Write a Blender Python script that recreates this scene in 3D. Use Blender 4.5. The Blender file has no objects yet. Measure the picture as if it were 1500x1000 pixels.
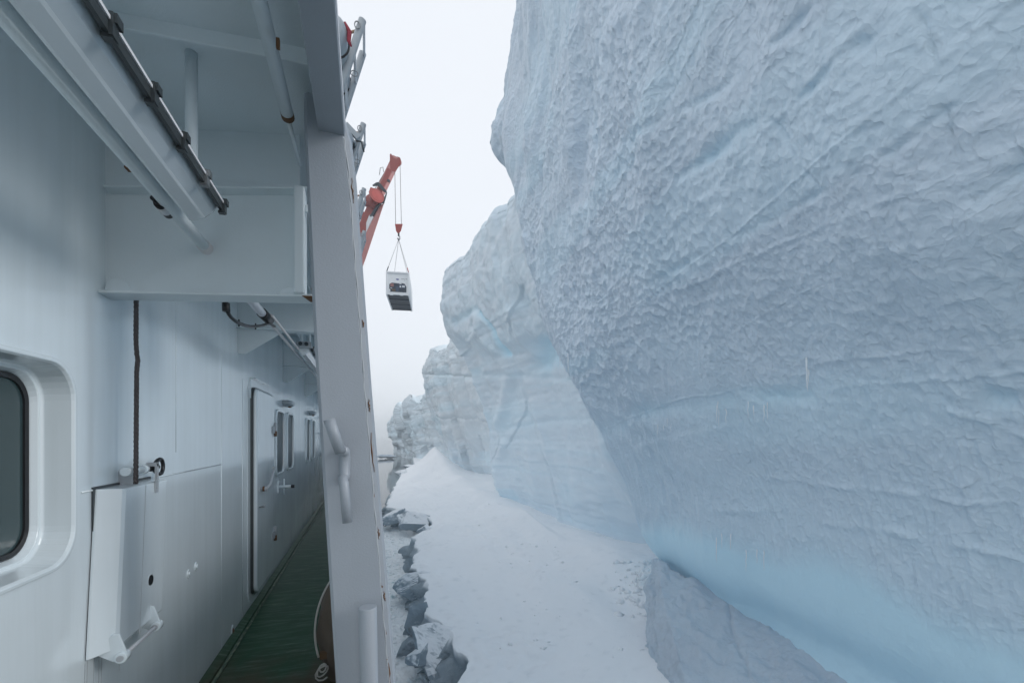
import bpy, bmesh, math, random
import numpy as np
from mathutils import Vector, Matrix

random.seed(7)
rng = np.random.default_rng(11)
scene = bpy.context.scene
COL = scene.collection

# ------------------------------------------------------------------ camera, sky, sun, exposure
F = 640.0                                   # focal length measured on a 1500 px wide picture
TH = math.atan2(213.0, F)                   # the camera looks 18 degrees to starboard of the ship's axis (+Y)
SN, CS = math.sin(TH), math.cos(TH)
EYE = 1.65                                  # camera height above the deck (z = 0)
SEA = -8.35                                 # sea level

cam_d = bpy.data.cameras.new("camera")
cam = bpy.data.objects.new("camera", cam_d)
COL.objects.link(cam)
cam.location = (0, 0, EYE)
cam.rotation_euler = (math.radians(90), 0, -TH)
cam_d.sensor_width = 36.0
cam_d.lens = F / 1500.0 * 36.0
cam_d.shift_y = 137.0 / 1500.0
cam_d.clip_start = 0.05
cam_d.clip_end = 6000
scene.camera = cam

SUN_EL, SUN_AZ = math.radians(23), math.radians(109)   # azimuth from +Y towards +X
world = bpy.data.worlds.new("World")
scene.world = world
world.use_nodes = True
wn, wl = world.node_tree.nodes, world.node_tree.links
wn.clear()
wo = wn.new("ShaderNodeOutputWorld")
bg = wn.new("ShaderNodeBackground")
sky = wn.new("ShaderNodeTexSky")
sky.sky_type = 'NISHITA'
sky.sun_disc = False
sky.sun_elevation = SUN_EL
sky.sun_rotation = SUN_AZ
sky.air_density = 1.0
sky.dust_density = 1.0
mixw = wn.new("ShaderNodeMix")
mixw.data_type = 'RGBA'
mixw.inputs[0].default_value = 0.97          # an overcast deck of cloud over the blue sky
mixw.inputs[7].default_value = (6.62, 6.90, 7.33, 1)
wl.new(sky.outputs[0], mixw.inputs[6])
wl.new(mixw.outputs[2], bg.inputs[0])
bg.inputs[1].default_value = 0.1
wl.new(bg.outputs[0], wo.inputs[0])

sun_d = bpy.data.lights.new("sun", 'SUN')
sun_d.energy = 1.5
sun_d.angle = math.radians(24)
sun_d.color = (1.0, 0.99, 0.98)
sun = bpy.data.objects.new("sun", sun_d)
COL.objects.link(sun)
sdir = Vector((math.sin(SUN_AZ) * math.cos(SUN_EL), math.cos(SUN_AZ) * math.cos(SUN_EL), math.sin(SUN_EL)))
sun.rotation_euler = (-sdir).to_track_quat('-Z', 'Y').to_euler()

vs = scene.view_settings
vs.view_transform = 'Standard'
vs.look = 'None'
vs.exposure = 0.5
vs.gamma = 1.0
vs.use_curve_mapping = False
scene.render.engine = 'CYCLES'
scene.cycles.use_denoising = True
scene.cycles.max_bounces = 10
scene.cycles.diffuse_bounces = 9
scene.cycles.volume_bounces = 2
scene.cycles.volume_step_rate = 4


def cam_pt(r, d, u):
    """camera-frame metres (right, depth, up from the eye) -> world"""
    return (r * CS + d * SN, d * CS - r * SN, EYE + u)


def P(px, py, d):
    """where a measured sight line of the photograph stands at depth d"""
    return cam_pt((px - 750) / F * d, d, (637 - py) / F * d)


def atX(px, py, X):
    d = F * X / (CS * (px - 537.0))
    return P(px, py, d)


def atY(px, py, Y):
    rho = (px - 750) / F
    return P(px, py, Y / (CS - rho * SN))


# ------------------------------------------------------------------ numpy noise
def _h(ix, iy, iz, seed):
    n = (ix.astype(np.int64) * 374761393 + iy.astype(np.int64) * 668265263 + iz.astype(np.int64) * 2147483647 + seed * 1274126177) & 0xFFFFFFFF
    n = (n ^ (n >> 13)) * 1274126177 & 0xFFFFFFFF
    n = (n ^ (n >> 16)) * 2246822519 & 0xFFFFFFFF
    return (n ^ (n >> 15)) & 0xFFFFFF


def vnoise(x, y, z, seed=0):
    """value noise with quintic fade, -1..1"""
    x, y, z = np.broadcast_arrays(x, y, z)
    ix, iy, iz = np.floor(x), np.floor(y), np.floor(z)
    fx, fy, fz = x - ix, y - iy, z - iz
    ux, uy, uz = [f * f * f * (f * (f * 6 - 15) + 10) for f in (fx, fy, fz)]
    out = 0
    for a in (0, 1):
        wa = ux if a else 1 - ux
        for b in (0, 1):
            wb = uy if b else 1 - uy
            for c in (0, 1):
                wc = uz if c else 1 - uz
                out = out + wa * wb * wc * _h(ix + a, iy + b, iz + c, seed)
    return out / 0xFFFFFF * 2 - 1


def fbm(x, y, z, octv=4, seed=0, gain=0.5):
    s, a, f = 0, 1.0, 1.0
    for k in range(octv):
        s = s + a * vnoise(x * f, y * f, z * f, seed + k * 17)
        a *= gain
        f *= 2.03
    return s


def worley(x, y, seed=0):
    """2D cellular noise: F1, F2"""
    ix, iy = np.floor(x), np.floor(y)
    f1 = np.full(x.shape, 9.0)
    f2 = np.full(x.shape, 9.0)
    z0 = np.zeros_like(ix)
    for a in (-1, 0, 1):
        for b in (-1, 0, 1):
            cx, cy = ix + a, iy + b
            jx = _h(cx, cy, z0, seed) / 0xFFFFFF
            jy = _h(cx, cy, z0 + 1, seed + 5) / 0xFFFFFF
            d = np.hypot(cx + 0.1 + 0.8 * jx - x, cy + 0.1 + 0.8 * jy - y)
            f2 = np.minimum(f2, np.maximum(f1, d))
            f1 = np.minimum(f1, d)
    return f1, f2


def facets(x, y, seed, tilt=0.5):
    """broken planes: every cell has its own height and slope"""
    ix, iy = np.floor(x), np.floor(y)
    z0 = np.zeros_like(ix)
    best = np.full(x.shape, 9.0)
    out = np.zeros_like(x)
    for a in (-1, 0, 1):
        for b in (-1, 0, 1):
            cx, cy = ix + a, iy + b
            px_ = cx + 0.1 + 0.8 * _h(cx, cy, z0, seed) / 0xFFFFFF
            py_ = cy + 0.1 + 0.8 * _h(cx, cy, z0 + 1, seed) / 0xFFFFFF
            d = np.hypot(px_ - x, py_ - y)
            v = _h(cx, cy, z0 + 2, seed) / 0xFFFFFF - 0.5 + tilt * ((_h(cx, cy, z0 + 3, seed) / 0xFFFFFF - 0.5) * 2 * (x - px_) + (_h(cx, cy, z0 + 4, seed) / 0xFFFFFF - 0.5) * (y - py_))
            m = d < best
            best = np.where(m, d, best)
            out = np.where(m, v, out)
    return out


def sstep(a, b, x):
    t = np.clip((x - a) / (b - a), 0, 1)
    return t * t * (3 - 2 * t)


# ------------------------------------------------------------------ materials
def new_mat(name):
    m = bpy.data.materials.new(name)
    m.use_nodes = True
    nt = m.node_tree
    return m, nt.nodes, nt.links, nt.nodes["Principled BSDF"]


def ramp(n, pts):
    r = n.new("ShaderNodeValToRGB")
    el = r.color_ramp.elements
    while len(el) < len(pts):
        el.new(0.5)
    for e, (p, c) in zip(el, pts):
        e.position = p
        e.color = c if len(c) == 4 else (*c, 1)
    return r


def noise(n, l, scale, detail=4, rough=0.55, vec=None, sc3=None):
    t = n.new("ShaderNodeTexNoise")
    t.inputs["Scale"].default_value = scale
    t.inputs["Detail"].default_value = detail
    t.inputs["Roughness"].default_value = rough
    if vec is None:
        tc = n.new("ShaderNodeTexCoord")
        vec = tc.outputs["Object"]
    if sc3 is not None:
        mp = n.new("ShaderNodeMapping")
        mp.inputs["Scale"].default_value = sc3
        l.new(vec, mp.inputs["Vector"])
        vec = mp.outputs[0]
    l.new(vec, t.inputs["Vector"])
    return t


def mixc(n, l, fac, a, b):
    m = n.new("ShaderNodeMix")
    m.data_type = 'RGBA'
    for s, v in ((0, fac), (6, a), (7, b)):
        if hasattr(v, "is_linked") or hasattr(v, "node"):
            l.new(v, m.inputs[s])
        else:
            m.inputs[s].default_value = v if s == 0 else (*v, 1)
    return m.outputs[2]


def bump(n, l, height, strength, dist, prev=None):
    b = n.new("ShaderNodeBump")
    b.inputs["Strength"].default_value = strength
    b.inputs["Distance"].default_value = dist
    l.new(height, b.inputs["Height"])
    if prev is not None:
        l.new(prev, b.inputs["Normal"])
    return b.outputs[0]


def simple(name, col, rough=0.5, metal=0.0, var=0.15, nscale=20, bstr=0.1, bdist=0.004):
    m, n, l, b = new_mat(name)
    t = noise(n, l, nscale, 5)
    lo = tuple(c * (1 - var) for c in col)
    hi = tuple(min(1, c * (1 + var)) for c in col)
    l.new(mixc(n, l, t.outputs[0], lo, hi), b.inputs["Base Color"])
    b.inputs["Roughness"].default_value = rough
    b.inputs["Metallic"].default_value = metal
    if bstr:
        t2 = noise(n, l, nscale * 3, 3)
        l.new(bump(n, l, t2.outputs[0], bstr, bdist), b.inputs["Normal"])
    return m


def paint(name, col, rough=0.28, streaks=0.35, wave=0.25, rust=0.0, coat=0.3, grain=0.12):
    """thick ship's paint: uneven plate, faint vertical dirt runs, chips of rust"""
    m, n, l, b = new_mat(name)
    tc = n.new("ShaderNodeTexCoord")
    o = tc.outputs["Object"]
    big = noise(n, l, 1.3, 4, 0.6, o)
    run = noise(n, l, 1.0, 5, 0.65, o, (16, 16, 0.7))
    fine = noise(n, l, 160, 3, 0.6, o)
    c = mixc(n, l, big.outputs[0], tuple(v * 0.90 for v in col), tuple(min(1, v * 1.06) for v in col))
    r1 = ramp(n, [(0.42, (0, 0, 0)), (0.92, (streaks * 1.3,) * 3)])
    l.new(run.outputs[0], r1.inputs[0])
    c = mixc(n, l, r1.outputs[0], c, (col[0] * 0.74, col[1] * 0.75, col[2] * 0.72))
    spk = noise(n, l, 42, 4, 0.7, o)
    r2 = ramp(n, [(0.735 - rust * 0.12, (0, 0, 0)), (0.765 - rust * 0.12, (1, 1, 1))])
    l.new(spk.outputs[0], r2.inputs[0])
    if rust > 0:
        c = mixc(n, l, r2.outputs[0], c, (0.22, 0.10, 0.035))
    l.new(c, b.inputs["Base Color"])
    rr = n.new("ShaderNodeMapRange")
    rr.inputs[3].default_value = rough * 0.75
    rr.inputs[4].default_value = rough * 1.35
    l.new(big.outputs[0], rr.inputs[0])
    l.new(rr.outputs[0], b.inputs["Roughness"])
    b.inputs["Coat Weight"].default_value = coat
    b.inputs["Coat Roughness"].default_value = 0.12
    wv = noise(n, l, 2.2, 1, 0.4, o, (1, 1, 0.45))
    bn = bump(n, l, wv.outputs[0], wave, 0.02)
    bn = bump(n, l, fine.outputs[0], grain, 0.004, bn)
    run2 = noise(n, l, 1.0, 2, 0.4, o, (22, 22, 0.8))
    bn = bump(n, l, run2.outputs[0], 0.06, 0.003, bn)
    l.new(bn, b.inputs["Normal"])
    l.new(bn, b.inputs["Coat Normal"])
    return m


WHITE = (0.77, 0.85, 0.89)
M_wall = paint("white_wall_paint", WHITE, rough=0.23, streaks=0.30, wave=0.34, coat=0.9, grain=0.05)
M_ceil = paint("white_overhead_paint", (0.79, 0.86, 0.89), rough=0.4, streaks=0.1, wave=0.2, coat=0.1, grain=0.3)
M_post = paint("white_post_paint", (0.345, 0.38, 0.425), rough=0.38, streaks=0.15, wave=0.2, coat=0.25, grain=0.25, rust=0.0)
M_rustpaint = paint("rusty_white_paint", (0.44, 0.47, 0.50), rough=0.45, streaks=0.5, wave=0.2, coat=0.05, grain=0.6, rust=0.55)
M_rust = simple("rust", (0.15, 0.075, 0.035), 0.9, 0, 0.5, 60, 0.5)
M_wire = simple("wire_rope_steel", (0.10, 0.085, 0.085), 0.55, 0.4, 0.3, 80, 0.2)
M_black = simple("black_rubber", (0.012, 0.012, 0.014), 0.4, 0, 0.3, 60, 0.1)
M_steel = simple("dull_steel", (0.32, 0.33, 0.34), 0.4, 0.8, 0.25, 50, 0.2)
M_dark = simple("dark_gasket_and_shade", (0.05, 0.06, 0.065), 0.35, 0.2, 0.3, 60, 0.1)  # gaskets and dark fittings, and the shade sheet at the cover box
M_red = simple("crane_red", (0.27, 0.032, 0.022), 0.4, 0, 0.25, 3, 0.05)
M_pink = simple("crane_lit_red", (0.43, 0.165, 0.15), 0.5, 0, 0.15, 2, 0.05)  # crane red with the paleness of its lit side in the colour
M_hookred = simple("hook_red", (0.34, 0.04, 0.03), 0.5, 0, 0.25, 3, 0.05)
M_cwhite = simple("container_white", (0.78, 0.79, 0.80), 0.5, 0, 0.08, 3, 0.0)
M_cdark = simple("container_underside", (0.030, 0.036, 0.048), 0.6, 0, 0.3, 3, 0.0)
M_navy = simple("reefer_unit_dark", (0.012, 0.022, 0.042), 0.5, 0, 0.5, 5, 0.0)
M_navy2 = simple("reefer_unit_blue", (0.03, 0.06, 0.11), 0.5, 0, 0.4, 5, 0.0)
M_logo = simple("blue_badge", (0.02, 0.03, 0.22), 0.5, 0, 0.1, 5, 0.0)
M_pinkbox = simple("pale_red_panel", (0.30, 0.13, 0.12), 0.5, 0, 0.2, 5, 0.0)
M_brown = simple("brown_fitting", (0.12, 0.07, 0.03), 0.6, 0, 0.3, 5, 0.0)
M_label = simple("white_sticker", (0.72, 0.72, 0.74), 0.5, 0, 0.05, 5, 0.0)
M_strap = simple("red_strap", (0.30, 0.03, 0.05), 0.7, 0, 0.2, 30, 0.1)
M_tan = simple("tan_fitting", (0.42, 0.27, 0.18), 0.6, 0, 0.2, 30, 0.1)
M_rope = simple("white_rope", (0.50, 0.49, 0.46), 0.8, 0, 0.2, 120, 0.4)
M_grey = simple("grey_enamel", (0.42, 0.46, 0.49), 0.4, 0, 0.15, 8, 0.1)

m, n, l, b = new_mat("brown_canvas")
tc = n.new("ShaderNodeTexCoord")
t = noise(n, l, 6, 6, 0.6, tc.outputs["Object"])
wv = n.new("ShaderNodeTexWave")
wv.inputs["Scale"].default_value = 160
l.new(tc.outputs["Object"], wv.inputs["Vector"])
l.new(mixc(n, l, t.outputs[0], (0.055, 0.043, 0.034), (0.17, 0.135, 0.10)), b.inputs["Base Color"])
b.inputs["Roughness"].default_value = 0.85
bn = bump(n, l, wv.outputs[0], 0.15, 0.003)
l.new(bump(n, l, t.outputs[0], 0.5, 0.03, bn), b.inputs["Normal"])
M_canvas = m

# lamp lens
m, n, l, b = new_mat("lamp_lens")
t = noise(n, l, 9, 5, 0.6)
l.new(mixc(n, l, t.outputs[0], (0.74, 0.80, 0.84), (0.84, 0.88, 0.90)), b.inputs["Base Color"])
b.inputs["Roughness"].default_value = 0.16
b.inputs["Coat Weight"].default_value = 0.6
b.inputs["Coat Roughness"].default_value = 0.05
M_lens = m
m, n, l, b = new_mat("lamp_lens_grey")
t = noise(n, l, 7, 5, 0.6)
l.new(mixc(n, l, t.outputs[0], (0.46, 0.53, 0.57), (0.60, 0.66, 0.70)), b.inputs["Base Color"])
b.inputs["Roughness"].default_value = 0.2
b.inputs["Coat Weight"].default_value = 0.5
M_lens2 = m

# window glass
m, n, l, b = new_mat("window_glass")
t = noise(n, l, 3, 3, 0.5)
l.new(mixc(n, l, t.outputs[0], (0.030, 0.055, 0.060), (0.045, 0.075, 0.080)), b.inputs["Base Color"])
b.inputs["Roughness"].default_value = 0.12
b.inputs["IOR"].default_value = 1.5
M_glass = m
M_glass2 = simple("dull_far_glass", (0.055, 0.080, 0.090), 0.35, 0, 0.15, 6, 0)  # rougher, less specular glass for the far panes
M_glass2.node_tree.nodes["Principled BSDF"].inputs["Specular IOR Level"].default_value = 0.15

# green deck
m, n, l, b = new_mat("green_deck_paint")
tc = n.new("ShaderNodeTexCoord")
o = tc.outputs["Object"]
a1 = noise(n, l, 2.0, 6, 0.65, o)
a2 = noise(n, l, 1.0, 9, 0.8, o, (3.0, 22, 9))
a3 = noise(n, l, 1.0, 5, 0.6, o, (2.2, 1.2, 1))
c = mixc(n, l, a1.outputs[0], (0.005, 0.040, 0.016), (0.013, 0.078, 0.034))
r = ramp(n, [(0.48, (0, 0, 0)), (0.58, (0.35, 0.35, 0.35)), (0.66, (1, 1, 1))])
l.new(a2.outputs[0], r.inputs[0])
c = mixc(n, l, r.outputs[0], c, (0.10, 0.17, 0.13))
sep = n.new("ShaderNodeSeparateXYZ")
l.new(o, sep.inputs[0])
mr = n.new("ShaderNodeMapRange")           # the deck is rustier by the gate
mr.inputs[1].default_value = 4.0
mr.inputs[2].default_value = 3.0
l.new(sep.outputs[1], mr.inputs[0])
mm = n.new("ShaderNodeMath")
mm.operation = 'MULTIPLY'
r = ramp(n, [(0.40, (0, 0, 0)), (0.58, (0.9, 0.9, 0.9))])
l.new(a3.outputs[0], r.inputs[0])
l.new(mr.outputs[0], mm.inputs[0])
l.new(r.outputs[0], mm.inputs[1])
c = mixc(n, l, mm.outputs[0], c, (0.075, 0.043, 0.026))
l.new(c, b.inputs["Base Color"])
b.inputs["Roughness"].default_value = 0.40
b.inputs["Specular IOR Level"].default_value = 0.10
gr = noise(n, l, 130, 4, 0.7, o)
bn = bump(n, l, gr.outputs[0], 0.4, 0.004)
l.new(bump(n, l, a2.outputs[0], 0.2, 0.004, bn), b.inputs["Normal"])
M_deck = m
m, n, l, b = new_mat("worn_deck_edge")
tc = n.new("ShaderNodeTexCoord")
o = tc.outputs["Object"]
a2 = noise(n, l, 1.0, 6, 0.75, o, (60, 14, 30))
r = ramp(n, [(0.48, (0, 0, 0)), (0.62, (0.9, 0.9, 0.9))])
l.new(a2.outputs[0], r.inputs[0])
l.new(mixc(n, l, r.outputs[0], (0.016, 0.055, 0.032), (0.24, 0.29, 0.185)), b.inputs["Base Color"])
b.inputs["Roughness"].default_value = 0.5
M_wornedge = m


def ice_mat(name, white, blue, bstr=1.0, scale=1.0, cups=1.0, strata=0.0, frost=False):
    """glacier ice: white where it is full of bubbles, blue where the 'blue' attribute says it is clear"""
    m, n, l, b = new_mat(name)
    tc = n.new("ShaderNodeTexCoord")
    o = tc.outputs["Object"]
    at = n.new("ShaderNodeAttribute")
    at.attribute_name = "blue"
    big = noise(n, l, 0.22 * scale, 5, 0.6, o)
    med = noise(n, l, 1.7 * scale, 6, 0.65, o)
    c = mixc(n, l, med.outputs[0], tuple(v * 0.94 for v in white), tuple(min(0.95, v * 1.03) for v in white))
    r0 = ramp(n, [(0.45, (0, 0, 0)), (0.72, (0.35, 0.35, 0.35))])
    l.new(big.outputs[0], r0.inputs[0])
    c = mixc(n, l, r0.outputs[0], c, tuple(0.55 * w + 0.45 * v for w, v in zip(white, blue)))
    if strata > 0:
        st = noise(n, l, 1.0, 4, 0.6, o, (0.03, 0.03, 1.3))
        r1 = ramp(n, [(0.47, (0, 0, 0)), (0.66, (strata,) * 3)])
        l.new(st.outputs[0], r1.inputs[0])
        c = mixc(n, l, r1.outputs[0], c, tuple(0.4 * w + 0.6 * v for w, v in zip(white, blue)))
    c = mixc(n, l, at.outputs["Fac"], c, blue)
    if frost:                                   # snow lying on whatever faces upwards
        ge = n.new("ShaderNodeNewGeometry")
        sx = n.new("ShaderNodeSeparateXYZ")
        l.new(ge.outputs["Normal"], sx.inputs[0])
        ad = n.new("ShaderNodeMath")
        ad.operation = 'MULTIPLY_ADD'
        ad.inputs[1].default_value = 0.5
        l.new(med.outputs[0], ad.inputs[0])
        l.new(sx.outputs[2], ad.inputs[2])
        rf = ramp(n, [(0.70, (0, 0, 0)), (1.0, (1, 1, 1))])
        l.new(ad.outputs[0], rf.inputs[0])
        c = mixc(n, l, rf.outputs[0], c, (0.78, 0.81, 0.84))
    l.new(c, b.inputs["Base Color"])
    b.inputs["Roughness"].default_value = 0.42
    b.inputs["IOR"].default_value = 1.31
    b.inputs["Specular IOR Level"].default_value = 0.35
    # ablation cups, finer than the geometry
    warp = noise(n, l, 1.1 * scale, 3, 0.5, o)
    va = n.new("ShaderNodeVectorMath")
    va.operation = 'MULTIPLY_ADD'
    va.inputs[1].default_value = (0.55, 0.55, 0.55)
    l.new(warp.outputs["Color"], va.inputs[0])
    l.new(o, va.inputs[2])
    bn = None
    inv = n.new("ShaderNodeMath")
    inv.operation = 'MULTIPLY_ADD'
    inv.inputs[1].default_value = -0.85
    inv.inputs[2].default_value = 1.0
    l.new(at.outputs["Fac"], inv.inputs[0])
    if cups > 0:
        for sc, stg, dist in ((4.2 * scale, 0.55 * cups, 0.05 / scale), (9.0 * scale, 0.35 * cups, 0.02 / scale)):
            v = n.new("ShaderNodeTexVoronoi")
            v.feature = 'F1'
            v.inputs["Scale"].default_value = sc
            l.new(va.outputs[0], v.inputs["Vector"])
            sq = n.new("ShaderNodeMath")
            sq.operation = 'POWER'
            sq.inputs[1].default_value = 2.0
            l.new(v.outputs["Distance"], sq.inputs[0])
            ml = n.new("ShaderNodeMath")
            ml.operation = 'MULTIPLY'
            l.new(sq.outputs[0], ml.inputs[0])
            l.new(inv.outputs[0], ml.inputs[1])
            bn = bump(n, l, ml.outputs[0], stg * bstr, dist, bn)
    f1 = noise(n, l, 3.5 * scale, 8, 0.7, o)
    bn = bump(n, l, f1.outputs[0], 0.35 * bstr, 0.06 / scale, bn)
    l.new(bn, b.inputs["Normal"])
    return m


ICE_W = (0.655, 0.75, 0.845)
ICE_B = (0.66, 0.885, 0.99)  # clear blue ice, lightened to stand in for light glowing through it
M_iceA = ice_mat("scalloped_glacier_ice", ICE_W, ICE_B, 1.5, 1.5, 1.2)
M_iceB = ice_mat("layered_glacier_ice", (0.745, 0.81, 0.87), ICE_B, 0.8, 0.7, 0.35, strata=0.3)
M_iceC = ice_mat("far_glacier_ice", (0.74, 0.785, 0.82), ICE_B, 0.8, 0.35, 0.0, strata=0.4)
M_chunk = ice_mat("dirty_block_ice", (0.26, 0.32, 0.37), (0.30, 0.44, 0.52), 1.5, 2.2, 0.5, frost=True)
M_slab = ice_mat("grey_slab_ice", (0.50, 0.575, 0.655), ICE_B, 1.3, 1.3, 0.9)
M_icicle = simple("icicle_ice", (0.86, 0.90, 0.93), 0.2, 0, 0.05, 10, 0.2)

m, n, l, b = new_mat("snow")
tc = n.new("ShaderNodeTexCoord")
o = tc.outputs["Object"]
at = n.new("ShaderNodeAttribute")
at.attribute_name = "blue"
a1 = noise(n, l, 0.35, 6, 0.6, o)
c = mixc(n, l, a1.outputs[0], (0.82, 0.85, 0.88), (0.88, 0.90, 0.92))
rough_ice = noise(n, l, 2.2, 8, 0.75, o)
ci = mixc(n, l, rough_ice.outputs[0], (0.20, 0.27, 0.32), (0.52, 0.58, 0.63))
c = mixc(n, l, at.outputs["Fac"], c, ci)
l.new(c, b.inputs["Base Color"])
b.inputs["Roughness"].default_value = 0.75
a2 = noise(n, l, 2.5, 7, 0.6, o)
a3 = noise(n, l, 40, 4, 0.7, o)
bn = bump(n, l, a2.outputs[0], 0.22, 0.08)
rgh = n.new("ShaderNodeMath")
rgh.operation = 'MULTIPLY'
l.new(rough_ice.outputs[0], rgh.inputs[0])
l.new(at.outputs["Fac"], rgh.inputs[1])
bn = bump(n, l, rgh.outputs[0], 0.9, 0.25, bn)
l.new(bump(n, l, a3.outputs[0], 0.2, 0.01, bn), b.inputs["Normal"])
M_snow = m

m, n, l, b = new_mat("brash_ice")
tc = n.new("ShaderNodeTexCoord")
o = tc.outputs["Object"]
a1 = noise(n, l, 1.1, 7, 0.7, o)
r = ramp(n, [(0.30, (0.42, 0.55, 0.58)), (0.40, (0.80, 0.84, 0.86)), (0.60, (0.90, 0.92, 0.93))])
l.new(a1.outputs[0], r.inputs[0])
l.new(r.outputs[0], b.inputs["Base Color"])
b.inputs["Roughness"].default_value = 0.5
a2 = noise(n, l, 7, 6, 0.7, o)
l.new(bump(n, l, a2.outputs[0], 0.5, 0.06), b.inputs["Normal"])
M_brash = m

m, n, l, b = new_mat("cold_sea_water")
tc = n.new("ShaderNodeTexCoord")
o = tc.outputs["Object"]
b.inputs["Base Color"].default_value = (0.020, 0.040, 0.050, 1)
b.inputs["Roughness"].default_value = 0.06
b.inputs["IOR"].default_value = 1.33
a1 = noise(n, l, 0.5, 4, 0.55, o, (1, 0.6, 1))
l.new(bump(n, l, a1.outputs[0], 0.10, 0.06), b.inputs["Normal"])
M_sea = m


# ------------------------------------------------------------------ object helpers
class MB:
    """collects shapes, links them as ONE mesh object"""

    def __init__(self):
        self.v, self.f, self.s = [], [], []

    def add(self, verts, faces, smooth=False):
        o = len(self.v)
        self.v += [tuple(p) for p in verts]
        self.f += [tuple(i + o for i in fc) for fc in faces]
        self.s += [smooth] * len(faces)
        return self

    def box(self, x0, x1, y0, y1, z0, z1):
        v = [(x, y, z) for x in (x0, x1) for y in (y0, y1) for z in (z0, z1)]
        return self.add(v, [(0, 1, 3, 2), (4, 6, 7, 5), (0, 4, 5, 1), (2, 3, 7, 6), (0, 2, 6, 4), (1, 5, 7, 3)])

    def hexa(self, a, b):
        """solid between two quads a and b (each four points, same order)"""
        return self.add(list(a) + list(b), [(3, 2, 1, 0), (4, 5, 6, 7), (0, 1, 5, 4), (1, 2, 6, 5), (2, 3, 7, 6), (3, 0, 4, 7)])

    def bar(self, p, q, w, h, up=(0, 0, 1)):
        p, q = Vector(p), Vector(q)
        t = (q - p).normalized()
        s = t.cross(Vector(up))
        if s.length < 1e-4:
            s = t.cross(Vector((1, 0, 0)))
        s.normalize()
        u = s.cross(t)
        s, u = s * w / 2, u * h / 2
        return self.hexa([p - s - u, p + s - u, p + s + u, p - s + u], [q - s - u, q + s - u, q + s + u, q - s + u])

    def tube(self, pts, r, n=12, caps=True):
        pts = [Vector(p) for p in pts]
        rs = r if isinstance(r, (list, tuple)) else [r] * len(pts)
        rings = []
        prev = None
        for i, p in enumerate(pts):
            t = (pts[min(i + 1, len(pts) - 1)] - pts[max(i - 1, 0)]).normalized()
            if prev is None:
                a = t.cross(Vector((0, 0, 1)))
                if a.length < 0.05:
                    a = t.cross(Vector((1, 0, 0)))
            else:
                a = prev - t * prev.dot(t)
            a.normalize()
            prev = a
            c = t.cross(a)
            rings.append([p + (a * math.cos(2 * math.pi * k / n) + c * math.sin(2 * math.pi * k / n)) * rs[i] for k in range(n)])
        v = [q for ring in rings for q in ring]
        f = []
        for i in range(len(pts) - 1):
            for k in range(n):
                f.append((i * n + k, i * n + (k + 1) % n, (i + 1) * n + (k + 1) % n, (i + 1) * n + k))
        self.add(v, f, True)
        if caps:
            self.add(rings[0], [tuple(range(n - 1, -1, -1))])
            self.add(rings[-1], [tuple(range(n))])
        return self

    def loops(self, loops, close=True, cap0=False, cap1=False, smooth=False):
        n = len(loops[0])
        v = [p for lp in loops for p in lp]
        f = []
        for i in range(len(loops) - 1):
            for k in range(n if close else n - 1):
                f.append((i * n + k, i * n + (k + 1) % n, (i + 1) * n + (k + 1) % n, (i + 1) * n + k))
        self.add(v, f, smooth)
        if cap0:
            self.add(loops[0], [tuple(range(n - 1, -1, -1))])
        if cap1:
            self.add(loops[-1], [tuple(range(n))])
        return self

    def build(self, name, mat, parent=None, bevel=0.0, seg=2):
        me = bpy.data.meshes.new(name)
        me.from_pydata(self.v, [], self.f)
        me.polygons.foreach_set("use_smooth", self.s)
        bm = bmesh.new()
        bm.from_mesh(me)
        bmesh.ops.remove_doubles(bm, verts=bm.verts, dist=1e-5)
        bmesh.ops.recalc_face_normals(bm, faces=bm.faces)
        bm.to_mesh(me)
        bm.free()
        me.materials.append(mat)
        o = bpy.data.objects.new(name, me)
        COL.objects.link(o)
        if parent is not None:
            o.parent = parent
            base = parent.matrix_basis if parent.parent is None else Matrix()
            o.matrix_parent_inverse = base.inverted()
        if bevel:
            md = o.modifiers.new("bevel", 'BEVEL')
            md.width = bevel
            md.segments = seg
            md.limit_method = 'ANGLE'
            md.harden_normals = False
        return o


def tag(o, label=None, cat=None, group=None, kind=None):
    for k, v in (("label", label), ("category", cat), ("group", group), ("kind", kind)):
        if v:
            o[k] = v
    return o


def thing(name, loc=(0, 0, 0)):
    o = bpy.data.objects.new(name, None)
    o.location = loc
    o.empty_display_size = 0.2
    COL.objects.link(o)
    return o


def grid_obj(name, V, mat, blue=None, smooth=True, parent=None):
    """V: (rows, cols, 3) -> one quad sheet"""
    R, C = V.shape[:2]
    me = bpy.data.meshes.new(name)
    me.vertices.add(R * C)
    me.vertices.foreach_set("co", V.reshape(-1).astype(np.float32))
    i = np.arange(R * C).reshape(R, C)
    q = np.stack([i[:-1, :-1], i[:-1, 1:], i[1:, 1:], i[1:, :-1]], -1).reshape(-1, 4)
    nq = len(q)
    me.loops.add(nq * 4)
    me.loops.foreach_set("vertex_index", q.reshape(-1).astype(np.int32))
    me.polygons.add(nq)
    me.polygons.foreach_set("loop_start", np.arange(0, nq * 4, 4, dtype=np.int32))
    me.polygons.foreach_set("loop_total", np.full(nq, 4, dtype=np.int32))
    me.polygons.foreach_set("use_smooth", np.full(nq, smooth))
    me.update(calc_edges=True)
    if blue is not None:
        at = me.attributes.new("blue", 'FLOAT', 'POINT')
        at.data.foreach_set("value", blue.reshape(-1).astype(np.float32))
    me.materials.append(mat)
    o = bpy.data.objects.new(name, me)
    COL.objects.link(o)
    if parent is not None:
        o.parent = parent
    return o


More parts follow.
